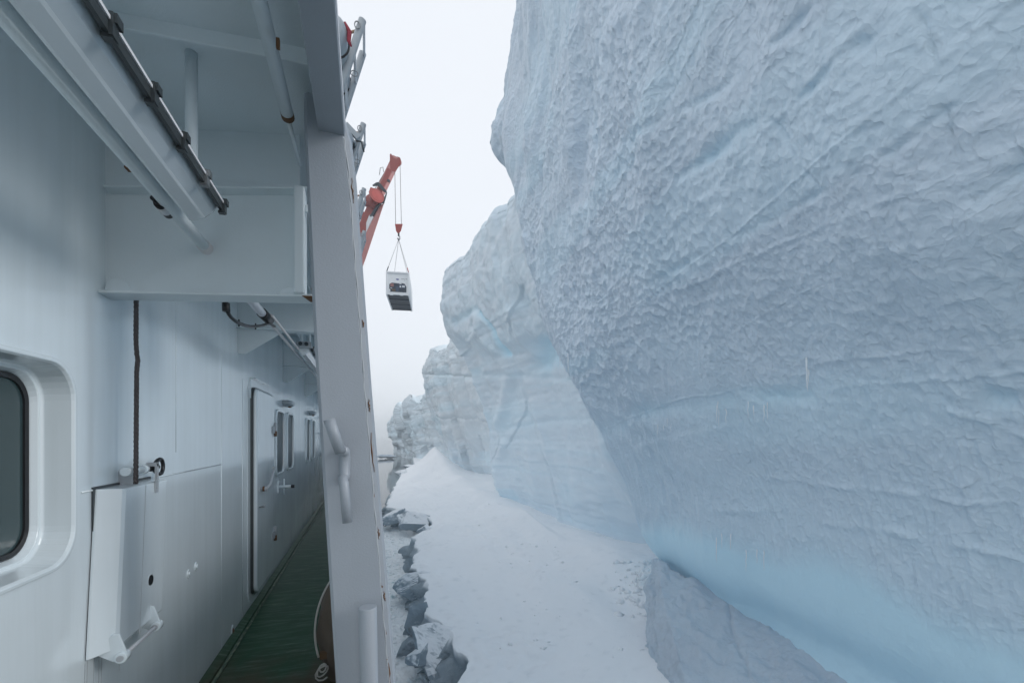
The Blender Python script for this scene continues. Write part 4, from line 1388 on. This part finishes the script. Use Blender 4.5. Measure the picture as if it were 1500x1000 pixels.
MB().box(-0.77, -0.745, 1.53, 1.542, EYE + 0.98, CEIL + 0.02).build("hanger_strap", M_ceil, ship)

# wire rope from the web flange down to the cover box
MBr = MB()
n_ = 90
rope = []
for k in range(n_ + 1):
    f_ = k / n_
    z = EYE + 0.62 + (1.435 - EYE - 0.62) * f_
    sway = 0.010 * math.exp(-((f_ - 0.33) / 0.05) ** 2) - 0.012 * f_ + (0.008 if f_ > 0.33 else 0)
    rope.append(Vector((-0.968, 2.362 + sway, z)))
for s_k in range(3):
    pts = []
    for k, c_ in enumerate(rope):
        a = k * 0.95 + s_k * 2 * math.pi / 3
        pts.append(c_ + Vector((math.cos(a) * 0.0048, math.sin(a) * 0.0048, 0)))
    MBr.tube(pts, 0.0052, 6)
tag(MBr.build("wire_rope", M_wire), "dark twisted wire rope hanging straight down the white wall to the cover box", "rope")

# black cable loop under the flange
cl = []
for (cx, cy, d) in ((331, 440, 2.10), (332, 452, 2.10), (338, 464, 2.15), (350, 473, 2.25), (366, 478, 2.45), (382, 477, 2.8), (394, 474, 3.1), (402, 478, 3.3)):
    cl.append(P(cx, cy, d))
cl = [tuple(q) for q in cat_rom(np.array(cl), [6] * (len(cl) - 1))]
cb = MB().tube(cl, [0.009 if i < 36 else 0.010 for i in range(len(cl))], 8).build("black_cable", M_black, ship)
MB().tube([P(331, 444, 2.1), P(331.5, 456, 2.1)], 0.017, 10).build("cable_gland", M_black, cb)
for q in (18, 27):
    MB().tube([Vector(cl[q]) + Vector((0, 0, -0.018)), Vector(cl[q]) + Vector((0, 0, 0.018))], 0.004, 6).build("cable_tie", M_black, cb)
MB().tube([(-0.667, 3.31, EYE + 0.82), (-0.655, 3.48, EYE + 0.815)], 0.034, 12).build("cable_clamp", M_black, ship)
p0 = Vector((-0.686, 1.83, EYE + 0.806))
MB().tube([p0, p0 + Vector((0, 0.08, 0))], 0.017, 12).tube([p0 + Vector((-0.004, -0.035, 0)), p0], 0.009, 10).build("pipe_coupling", M_black, ship)
MB().tube([p0 + Vector((0, 0.012, 0)), p0 + Vector((0, 0.055, 0))], 0.018, 12).build("coupling_band", M_label, ship)
MB().box(-0.686, -0.678, 1.60, 1.625, EYE + 0.797, EYE + 0.803).build("rust_patch", M_rust, ship)


# --- fluorescent lamps under the overhead
def lamp(y0, y1, lab):
    root = MB()
    prof_a = [(-0.506, 0.835), (-0.514, 0.865), (-0.540, 0.890), (-0.615, 0.890), (-0.634, 0.865), (-0.638, 0.838)]
    root.loops([[(x, y0, EYE + z) for x, z in prof_a], [(x, y1, EYE + z) for x, z in prof_a]], True, True, True)
    lo = root.build("lamp_housing", M_grey, ship, 0.004)
    lo["label"] = lab
    ins = 0.03
    A = [(-0.512, 0.833), (-0.527, 0.806), (-0.551, 0.784)]
    Bq = [(-0.551, 0.784), (-0.558, 0.779), (-0.590, 0.764), (-0.598, 0.764)]
    Cq = [(-0.598, 0.764), (-0.614, 0.784), (-0.636, 0.836)]
    for seg, mt, nm in ((A, M_lens2, "lens_side"), (Bq, M_lens, "lens_face"), (Cq, M_lens2, "lens_side")):
        q = MB()
        outer = [(x, EYE + z) for x, z in seg]
        inner = [(x * 0.97 + -0.575 * 0.03, EYE + z + 0.004) for x, z in reversed(seg)]
        lp = outer + inner
        e0 = [(x, y0 + ins, z) for x, z in lp]
        e1 = [(x, y1 - ins, z) for x, z in lp]
        q.loops([e0, e1], True, True, True)
        q.build(nm, mt, lo)
    for ye, yi in ((y1 - ins, y1 - 0.005), (y0 + ins, y0 + 0.005)):
        full = A + Bq[1:] + Cq[1:]
        ec = MB()
        ec.loops([[(x, ye, EYE + z) for x, z in full], [(-0.575 + (x + 0.575) * 0.86, yi, EYE + 0.835 + (z - 0.835) * 0.80) for x, z in full]], False, False, False)
        ec.add([(-0.575 + (x + 0.575) * 0.86, yi, EYE + 0.835 + (z - 0.835) * 0.80) for x, z in full], [tuple(range(len(full)))])
        ec.build("lens_end", M_lens, lo)
    MB().box(-0.508, -0.497, y0, y1, EYE + 0.818, EYE + 0.842).build("lamp_gasket", M_dark, lo)
    MB().box(-0.504, -0.493, y0, y1, EYE + 0.8425, EYE + 0.851).build("lamp_rim", M_label, lo)
    y = y1 - 0.02
    while y > y0:
        c_ = MB()
        c_.box(-0.497, -0.489, y - 0.012, y + 0.012, EYE + 0.812, EYE + 0.860)
        c_.box(-0.512, -0.492, y - 0.009, y + 0.009, EYE + 0.808, EYE + 0.817)
        c_.box(-0.491, -0.484, y - 0.007, y + 0.018, EYE + 0.842, EYE + 0.862)
        c_.build("lamp_clip", M_steel if random.random() < 0.5 else M_dark, lo)
        y -= 0.185
    return lo


lamp(0.40, 1.87, "nearest long fluorescent lamp with steel clips")
l2 = lamp(4.62, 6.15, "second fluorescent lamp farther along the deck")
MB().box(-0.64, -0.505, 4.60, 4.62, EYE + 0.835, EYE + 0.895).build("lamp_end_plate", M_grey, l2)
for xx in (-0.60, -0.548):
    MB().tube([(xx, 4.585, EYE + 0.872), (xx, 4.60, EYE + 0.872)], 0.018, 10).build("cable_hole", M_dark, l2)
for xx in (-0.60, -0.53):
    MB().tube([(xx, 4.68, EYE + 0.89), (xx, 4.68, CEIL + 0.03)], 0.014, 10).build("hanger_pipe", M_ceil, ship)
lamp(8.2, 9.7, "third fluorescent lamp, mostly hidden behind the post")

# --- the leaning post at the boarding gate
YP = 1.86
TL, TR = atY(438.5, 60, YP), atY(506, 60, YP)
ML, MR = atY(460, 500, YP), atY(544, 560, YP)
BL, BR = atY(507, 1240, YP), atY(600, 1240, YP)


def post_at(z):
    rows_ = [(EYE + 1.60, -0.292, -0.075), (TL[2], TL[0], TR[0])]
    pts_l = sorted([(BL[2], BL[0]), (ML[2], ML[0]), (atY(445, 190, YP)[2], atY(445, 190, YP)[0])])
    pts_r = sorted([(BR[2], BR[0]), (MR[2], MR[0]), (atY(514, 195, YP)[2], atY(514, 195, YP)[0]), (atY(522, 260, YP)[2], atY(522, 260, YP)[0])])
    xl = np.interp(z, [a for a, _ in pts_l], [b_ for _, b_ in pts_l])
    xr = np.interp(z, [a for a, _ in pts_r], [b_ for _, b_ in pts_r])
    return float(xl), float(xr)


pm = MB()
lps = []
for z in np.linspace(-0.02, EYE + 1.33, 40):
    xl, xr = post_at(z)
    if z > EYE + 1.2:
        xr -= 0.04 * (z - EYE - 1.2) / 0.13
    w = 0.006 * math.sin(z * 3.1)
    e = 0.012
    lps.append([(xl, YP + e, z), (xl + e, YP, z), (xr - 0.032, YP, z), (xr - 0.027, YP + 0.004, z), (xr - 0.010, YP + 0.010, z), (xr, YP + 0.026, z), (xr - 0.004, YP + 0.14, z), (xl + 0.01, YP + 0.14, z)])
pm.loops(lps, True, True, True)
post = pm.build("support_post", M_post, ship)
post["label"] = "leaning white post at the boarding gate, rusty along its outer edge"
# rusty weld along the outer edge
wv_ = MB()
pts = [(post_at(z)[1] - 0.028 + 0.0015 * math.sin(z * 40), YP + 0.003, z) for z in np.linspace(0.0, EYE + 1.18, 90)]
wv_.tube(pts, [0.0034 + 0.0012 * math.sin(i * 1.7) for i in range(90)], 6)
wv_.build("edge_weld", M_rustpaint, post)
rr = random.Random(5)
for (zz, hh) in ((EYE + 0.98, 0.10), (EYE + 0.12, 0.05), (EYE - 0.07, 0.16), (EYE - 0.22, 0.12), (EYE - 0.40, 0.05), (EYE - 0.62, 0.06), (EYE - 0.66, 0.04), (EYE - 0.80, 0.05), (EYE - 0.98, 0.14), (EYE + 0.45, 0.03)):
    xl, xr = post_at(zz)
    rp = MB()
    cx = xr - 0.022 + rr.uniform(-0.006, 0.008)
    k = 9
    pts = []
    for i in range(k):
        f_ = i / (k - 1)
        pts.append((cx + rr.uniform(-0.003, 0.003) - (hh * (f_ - 0.5)) * 0.06, YP + 0.0065, zz + hh * (f_ - 0.5)))
    rp.tube(pts, [max(0.0012, 0.0036 * math.sin(math.pi * (i + 0.4) / k) * rr.uniform(0.5, 1.2)) for i in range(k)], 6)
    rp.build("rust_patch", M_rust, post)

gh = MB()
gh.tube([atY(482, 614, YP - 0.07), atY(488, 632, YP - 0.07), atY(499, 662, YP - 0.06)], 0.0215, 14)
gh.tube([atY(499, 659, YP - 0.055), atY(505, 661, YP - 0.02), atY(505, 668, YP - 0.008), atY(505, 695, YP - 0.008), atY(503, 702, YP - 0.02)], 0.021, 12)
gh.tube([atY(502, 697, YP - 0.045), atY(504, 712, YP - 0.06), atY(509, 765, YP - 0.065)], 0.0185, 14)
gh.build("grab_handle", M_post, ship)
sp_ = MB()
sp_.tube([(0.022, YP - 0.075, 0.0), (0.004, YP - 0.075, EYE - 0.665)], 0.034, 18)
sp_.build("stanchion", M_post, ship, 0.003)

# --- upper decks and the raft launching frames outboard
up = MB()
up.box(-14, -0.42, 4.8, 24, EYE + 3.6, EYE + 3.72)
up.box(-14, -1.2, -4, 24, EYE + 1.5, EYE + 3.6)
up.box(-14, -1.6, 5.4, 23, EYE + 3.72, EYE + 6.2)
up.build("upper_deckhouse", M_wall, ship)


def raft_frame(dq, first):
    """two leaning tubes joined by rungs, standing on the upper deck's edge"""
    y0 = (dq + 0.0) / CS
    k = dq / 6.0
    top = Vector(P(750 + (532 - 750), 33, 6.0))
    # same frame, farther along
    shift = (dq - 6.0) / CS
    def q(px_, py_, d):
        v = Vector(P(px_, py_, d))
        return v + Vector((0, shift, 0))
    o = MB()
    a0, a1 = q(531, 30, 6.0), q(500, 126, 6.0)
    ext = (a1 - a0) * 0.75
    rr_ = 0.052
    fm = MB().tube([a0, a1 + ext], rr_, 14).build("raft_frame", M_grey, ship)
    b0 = a0 + Vector((0.0, 0.52, -0.02))
    MB().tube([b0, b0 + (a1 - a0) + ext], rr_, 14).build("frame_tube", M_grey, fm)
    t = (a1 - a0)
    off = Vector((0.035, 0, 0))
    for f_ in (0.06, 0.50, 0.92):
        MB().tube([a0 + t * f_ + off, b0 + t * f_ + off], 0.018, 8).build("rung", M_label, fm)
    c0 = a0 + t * 0.17
    MB().tube([c0 + Vector((0.02, -0.03, 0)), c0 + Vector((-0.24, 0.1, -0.03))], 0.018, 8).build("release_arm", M_tan, fm)
    rg = [c0 + Vector((-0.02 + 0.035 * math.cos(k_ * 0.5236), -0.06, 0.03 + 0.05 * math.sin(k_ * 0.5236))) for k_ in range(13)]
    MB().tube(rg, 0.008, 6, False).build("eye_ring", M_steel, fm)
    c1 = a0 + t * 0.62 + Vector((0.11, 0.2, 0))
    rg = [c1 + Vector((-0.05 + 0.05 * math.cos(k_ * 0.5236), 0.0, 0.04 * math.sin(k_ * 0.5236))) for k_ in range(13)]
    MB().tube(rg, 0.006, 6, False).build("eye_ring", M_steel, fm)
    # strut down to the deck edge
    MB().bar(a1 + ext * 0.6, Vector((-0.5, a1.y + 0.25, EYE + 3.66)), 0.06, 0.06).build("frame_foot", M_grey, fm)
    return a0, t


def raft_canister(a0, t, lab, strap):
    """barrel lying fore and aft, inboard of the leaning tubes"""
    c = a0 + t * 0.42 + Vector((-0.27, -0.45, -0.12))
    rt = thing("life_raft", tuple(c))
    R_ = 0.21
    L_ = 1.25
    stn = [(0, 0.07), (0.015, 0.14), (0.06, 0.185), (0.13, 0.206), (0.5, R_), (0.54, R_), (0.545, R_ + 0.02), (0.70, R_ + 0.02), (0.705, R_), (1.12, 0.206), (1.19, 0.185), (1.235, 0.14), (L_, 0.07)]
    MB().tube([c + Vector((0, y, 0)) for y, _ in stn], [r_ for _, r_ in stn], 24).build("canister", M_grey, rt)
    for y in (0.3, 0.95):
        rg = [c + Vector((math.cos(k * 0.2618) * (R_ + 0.008), y, math.sin(k * 0.2618) * (R_ + 0.008))) for k in range(25)]
        MB().tube(rg, 0.012, 6, False).build("strap", M_black, rt)
    if strap:
        MB().tube([c + Vector((0.17, 0.1, 0.12)), c + Vector((0.23, 0.1, 0.02)), c + Vector((0.22, 0.1, -0.10)), c + Vector((0.25, 0.1, -0.16))], [0.02, 0.03, 0.026, 0.012], 8).build("release_strap", M_strap, rt)
    return tag(rt, lab, "life raft", "life rafts in the frames on the upper deck")


labs = ["grey life raft barrel with a dark red strap, highest beside the post", "grey life raft barrel in the second frame, above the red crane's tip",
        "grey life raft barrel in the third frame, just left of the red crane", "grey life raft barrel in the fourth frame, in front of the pale crane arm"]
for i, dq in enumerate((6.0, 8.0, 10.1, 12.2)):
    a0, t = raft_frame(dq, i == 0)
    raft_canister(a0, t, labs[i], i == 0)
# floodlight on the second frame
fp = Vector(P(527, 205, 7.9))
fo = MB().bar(fp + Vector((-0.24, 0, 0.22)), fp + Vector((-0.02, 0, 0.02)), 0.07, 0.09).build("floodlight", M_grey, ship)
MB().tube([fp + Vector((-0.22, 0, 0.02)), fp + Vector((-0.12, 0, -0.12))], [0.10, 0.07], 12).build("lamp_shade", M_grey, fo)
MB().tube([fp + Vector((-0.14, -0.01, -0.10)), fp + Vector((-0.13, -0.01, -0.16))], 0.066, 12).build("lamp_glass", M_dark, fo)
MB().tube([fp + Vector((-0.06, 0, -0.03)), fp + Vector((0.03, 0, -0.03)), fp + Vector((0.07, 0, -0.20))], 0.016, 8).build("lamp_bracket", M_dark, fo)

# --- canvas-covered bundle lashed on deck behind the post
cv = thing("canvas_bundle", (-0.12, 3.25, 0))
tag(cv, "brown canvas bundle tied with white rope, on the green deck behind the post", "bundle")
lps = []
for k in range(15):
    f_ = k / 14
    z = 0.02 + 0.68 * f_
    wdt = 0.17 * (math.sin(math.pi * (0.16 + 0.80 * f_)) ** 0.55) + 0.01
    dep = 0.29 * (math.sin(math.pi * (0.12 + 0.83 * f_)) ** 0.5) + 0.01
    lp = []
    for a in range(28):
        an = 2 * math.pi * a / 28
        wr = 1 + 0.06 * math.sin(3 * an + 5 * f_) + 0.05 * math.sin(7 * an - 9 * f_) + 0.03 * math.sin(11 * an + 14 * f_)
        lp.append((min(-0.035 - 0.0005 * k, -0.135 + wdt * math.cos(an) * wr), 3.25 + dep * math.sin(an) * wr, z))
    lps.append(lp)
MB().loops(lps, True, True, True, True).build("canvas_cover", M_canvas, cv)
rp = []
for k in range(20):
    f_ = k / 19
    z = 0.24 + 0.48 * f_
    rp.append((-0.138 - 0.176 * math.sin(math.pi * (0.28 + 0.66 * f_)) ** 0.6, 3.02 + 0.1 * f_, z))
MB().tube(rp, 0.0065, 8).build("lashing_rope", M_rope, cv)
kn = [(-0.262 + (0.012 + 0.0011 * k) * math.cos(k * 0.62), 2.95 - 0.012 * math.sin(k * 0.9), 0.215 + (0.014 + 0.0012 * k) * math.sin(k * 0.62 + 0.4) - 0.0016 * k) for k in range(30)]
MB().tube(kn, 0.0048, 8).build("rope_knot", M_rope, cv)
MB().box(-0.28, -0.22, 2.985, 3.02, 0.24, 0.28).build("canvas_flap", M_brown, cv)

# ================================================================== CRANE AND CONTAINER
DC = 46.5
crane = thing("crane", P(455, 560, DC))
tag(crane, "red folding ship's crane reaching out from behind the post", "crane")


def PC(x, y, dd_=0.0):
    return Vector(P(x, y, DC + dd_))


mm_ = MB()
base = PC(452, 640)
mm_.tube([base + Vector((0, 0, -1.5)), PC(452, 560)], [1.5, 1.3], 20)
mm_.build("pedestal", M_cwhite, crane)
MB().bar(PC(440, 560), PC(466, 540), 2.2, 2.6).build("crane_cab", M_cwhite, crane, 0.1)
# lower arm: a pale tapered box
a = [PC(466, 470, -0.7), PC(492, 498, -0.7), PC(492, 498, 0.7), PC(466, 470, 0.7)]
bq = [PC(556, 302, -0.5), PC(563, 297, -0.5), PC(563, 297, 0.5), PC(556, 302, 0.5)]
mid = [PC(519, 374, -0.65), PC(536, 378, -0.65), PC(536, 378, 0.65), PC(519, 374, 0.65)]
MB().loops([a, mid, bq], True, True, True).build("lower_arm", M_pink, crane, 0.05)
# upper arm: a red box girder to the tip
for (p_, q_, w_a, h_a, mt) in ((PC(526, 352), PC(556, 283), 0.9, 0.95, M_red), (PC(553, 290), PC(581, 232), 0.72, 0.75, M_pink)):
    MB().bar(p_, q_, w_a, h_a).build("upper_arm", mt, crane, 0.04)
MB().bar(PC(549, 297, -0.55), PC(571, 248, -0.55), 0.16, 0.5).build("arm_plate", M_red, crane, 0.02)
MB().bar(PC(543, 318, -0.5), PC(560, 292, -0.5), 0.25, 0.22).build("arm_ram", M_cdark, crane, 0.02)
MB().bar(PC(536, 340, -0.2), PC(545, 317, -0.4), 0.42, 0.5).build("ram_highlight", M_label, crane, 0.05)  # white bar put in as the ram's highlight
# winch drum
dc = PC(549, 291, -0.9)
ax = Vector((CS * 0.8, -SN * 0.8, 0.25)).normalized() * 0.55 + Vector((SN, CS, 0)) * -0.65
ax.normalize()
dm = MB()
dm.tube([dc - ax * 0.55, dc - ax * 0.45, dc - ax * 0.44, dc + ax * 0.44, dc + ax * 0.45, dc + ax * 0.55], [0.78, 0.78, 0.55, 0.55, 0.78, 0.78], 28)
dm.build("winch_drum", M_red, crane)
MB().tube([dc + ax * 0.551, dc + ax * 0.57], 0.56, 24).build("drum_face", M_hookred, crane)
MB().bar(PC(540, 290, -0.4), PC(538, 302, -0.4), 0.5, 0.6).build("winch_motor", M_red, crane, 0.05)
MB().bar(PC(546, 276, -0.4), PC(543, 284, -0.4), 0.35, 0.4).build("winch_motor", M_hookred, crane, 0.05)
# hoses
for k in range(3):
    hs = [PC(546 + k, 272, -0.8), PC(554, 268 + 2 * k, -0.9), PC(562, 276 + 2 * k, -0.9), PC(566, 283, -0.8), PC(560 + k, 298, -0.7)]
    MB().tube([tuple(q) for q in cat_rom(np.array([tuple(h) for h in hs]), [5] * 4)], 0.07, 6).build("hose", M_cdark, crane)
MB().bar(PC(564, 262, -0.5), PC(571, 266, -0.5), 0.25, 0.2).build("hose_clamp", M_cdark, crane)
# head with its two cheek plates and sheave
for s_ in (-0.34, 0.34):
    hp = [(571, 237), (571, 226), (573, 225), (576, 231), (581, 233), (585, 230), (587, 233), (585, 243), (579, 252), (572, 250)]
    hh_ = MB()
    hh_.loops([[PC(x, y, s_ - 0.05) for x, y in hp], [PC(x, y, s_ + 0.05) for x, y in hp]], True, True, True)
    hh_.build("head_plate", M_red if s_ < 0 else M_hookred, crane)
cs_ = PC(582, 237)
MB().tube([cs_ + Vector((SN, CS, 0)) * -0.2, cs_ + Vector((SN, CS, 0)) * 0.2], 0.42, 20).build("sheave", M_red, crane)
MB().tube([PC(545, 284), PC(573, 236)], 0.03, 6).build("hoist_rope", M_wire, crane)
rp0 = MB()
rp0.tube([PC(556, 256), PC(557, 246), PC(561, 245), PC(562, 252)], 0.04, 6)
rp0.build("guard_loop", M_steel, crane)
for xa, xb_ in ((578.2, 579.6), (586.0, 588.0)):
    MB().tube([PC(xa, 240), PC(xb_, 330)], 0.028, 6).build("hoist_rope", M_wire, crane)
MB().bar(PC(531, 312), PC(534, 328), 0.6, 0.45).build("limit_switch", M_red, crane, 0.03)

hk = thing("hook_block", PC(584, 336))
hb_ = [(578.5, 328), (590, 328), (587.5, 338), (585, 341.5), (582, 341.5), (580, 338)]
h2 = MB()
h2.loops([[PC(x, y, -0.28) for x, y in hb_], [PC(x, y, 0.28) for x, y in hb_]], True, True, True)
h2.build("block_body", M_hookred, hk, 0.03)
MB().tube([PC(584, 341), PC(584, 346)], 0.09, 10).build("hook_shank", M_cdark, hk)
hkp = [PC(584, 345), PC(585.8, 347), PC(585.6, 350), PC(583.6, 351), PC(582.4, 349)]
MB().tube(hkp, 0.075, 8).build("hook", M_steel, hk)
tag(hk, "dark red hook block hanging on the crane's two wires", "hook")

# container: local axes
LD = Vector((-(110 / F) * CS + SN, CS + (110 / F) * SN, 0)).normalized()
WD = Vector((LD.y, -LD.x, 0))
UPV = Vector((0, 0, 1))
c00 = PC(565.2, 431.3)                                    # front lower left corner
CW, CH, CL = 2.44, 2.50, 6.06


def LC(w, y, z):
    return c00 + WD * w + LD * y + UPV * z


ct = thing("shipping_container", tuple(LC(CW / 2, CL / 2, 0)))
tag(ct, "white refrigerated shipping container hanging from the crane's hook", "container")


def cbox(w0, w1, y0, y1, z0, z1):
    return MB().hexa([LC(w0, y0, z0), LC(w1, y0, z0), LC(w1, y0, z1), LC(w0, y0, z1)], [LC(w0, y1, z0), LC(w1, y1, z0), LC(w1, y1, z1), LC(w0, y1, z1)])


cbox(0.03, CW - 0.03, 0.12, CL - 0.03, 0.16, CH - 0.03).build("container_body", M_cwhite, ct)
for w0 in (0, CW - 0.16):
    for y0 in (0, CL - 0.16):
        cbox(w0, w0 + 0.16, y0, y0 + 0.16, 0.0, CH).build("corner_post", M_cwhite, ct)
for z0, z1 in ((0.04, 0.20), (CH - 0.14, CH - 0.005)):
    cbox(0.16, CW - 0.16, 0.0, 0.11, z0, z1).build("front_rail", M_cwhite, ct)
for w0 in (0.005, CW - 0.125):
    cbox(w0, w0 + 0.12, 0.16, CL - 0.16, 0.05, 0.19).build("bottom_rail", M_cwhite, ct)
    cbox(w0, w0 + 0.12, 0.16, CL - 0.16, CH - 0.13, CH - 0.005).build("top_rail", M_cwhite, ct)
cbox(0.06, CW - 0.06, 0.06, CL - 0.06, 0.125, 0.155).build("floor_plate", M_cdark, ct)
for k in range(3):
    y0 = 0.2 + k * 1.95
    cbox(0.127, CW - 0.127, y0 + 1.6, y0 + 1.85, 0.03, 0.122).build("cross_member", M_navy, ct)
for k in range(2):
    w0 = 0.42 + k * 1.05
    cbox(w0, w0 + 0.34, -0.01, 0.05, -0.03, 0.06).build("fork_pocket", M_cwhite, ct)
for k in range(26):
    y0 = 0.3 + k * 0.21
    cbox(CW - 0.03, CW - 0.008, y0, y0 + 0.10, 0.2, CH - 0.14).build("side_rib", M_cwhite, ct)
# machinery opening: an eight-sided dark recess with units in it
oc = [(0.38, 0.36), (2.12, 0.36), (2.12, 0.98), (1.92, 1.30), (1.55, 1.36), (1.30, 1.30), (0.60, 1.34), (0.34, 1.16), (0.34, 0.70), (0.46, 0.56)]
MB().loops([[LC(w, 0.108, z) for w, z in oc], [LC(w, 0.118, z) for w, z in oc]], True, True, True).build("machinery_recess", M_navy, ct)
for (w0, w1, z0, z1, mt, nm) in ((0.46, 0.80, 0.92, 1.24, M_pinkbox, "compressor"), (1.02, 1.30, 0.42, 0.95, M_navy2, "fan_unit"), (0.62, 0.98, 0.45, 0.66, M_brown, "motor"),
                                 (1.36, 2.02, 0.78, 1.18, M_navy2, "control_box"), (1.42, 1.58, 0.86, 1.04, M_label, "sticker"), (1.68, 1.96, 0.88, 1.06, M_label, "sticker"),
                                 (0.44, 0.64, 0.72, 0.78, M_label, "pipe_cover"), (1.40, 1.62, 1.22, 1.32, M_label, "sticker"), (1.86, 2.08, 0.42, 0.58, M_cdark, "cable_reel"), (0.36, 0.46, 0.40, 0.52, M_label, "vent_cover")):
    cbox(w0, w1, 0.06 if nm != "sticker" else 0.05, 0.1065 if nm != "sticker" else 0.0585, z0, z1).build(nm, mt, ct)
lg = [LC(1.19 + 0.17 * math.cos(k * math.pi / 8), 0.114, 1.72 + 0.07 * math.sin(k * math.pi / 8)) for k in range(16)]
MB().loops([lg, [q - LD * 0.006 for q in lg]], True, True, True).build("badge", M_logo, ct)
mk = MB()
for w0, w1 in ((1.60, 1.67), (1.72, 1.84), (1.92, 1.98), (2.06, 2.20)):
    mk.hexa([LC(w0, 0.112, 1.77), LC(w1, 0.112, 1.77), LC(w1, 0.112, 1.82), LC(w0, 0.112, 1.82)], [LC(w0, 0.118, 1.77), LC(w1, 0.118, 1.77), LC(w1, 0.118, 1.82), LC(w0, 0.118, 1.82)])
mk.hexa([LC(1.9, 0.112, 1.64), LC(1.97, 0.112, 1.64), LC(1.97, 0.112, 1.68), LC(1.9, 0.112, 1.68)], [LC(1.9, 0.118, 1.64), LC(1.97, 0.118, 1.64), LC(1.97, 0.118, 1.68), LC(1.9, 0.118, 1.68)])
mk.build("serial_marks", M_cdark, ct)

sl = thing("lifting_sling", PC(584, 350))
for w0, y0 in ((0.08, 0.08), (CW - 0.08, 0.08), (0.08, CL - 0.08), (CW - 0.08, CL - 0.08)):
    e = LC(w0, y0, CH)
    t0 = PC(584, 350.5)
    MB().tube([t0, t0.lerp(e, 0.86)], 0.022, 6).build("sling_wire", M_steel, sl)
    MB().tube([t0.lerp(e, 0.85), e], 0.05, 6).build("sling_chain", M_hookred if w0 > 1 else M_cdark, sl)
MB().tube([PC(583, 349.5), PC(585, 351.5)], 0.10, 8).build("master_link", M_steel, sl)
tag(sl, "four legged wire sling between the hook and the container's corners", "sling")

# ================================================================== HAZE
hz = MB().box(-500, 500, -100, 1600, SEA - 3, 45)
HAZE = True
if HAZE:
    m, n, l, b = new_mat("haze_air")
    n.remove(b)
    vol = n.new("ShaderNodeVolumePrincipled")
    vol.inputs["Density"].default_value = 0.0017
    vol.inputs["Color"].default_value = (0.95, 0.98, 1.0, 1)
    l.new(vol.outputs[0], n["Material Output"].inputs["Volume"])
    ho = hz.build("haze", m)
    tag(ho, "thin cold haze over the sea and the far cliffs", kind="stuff")
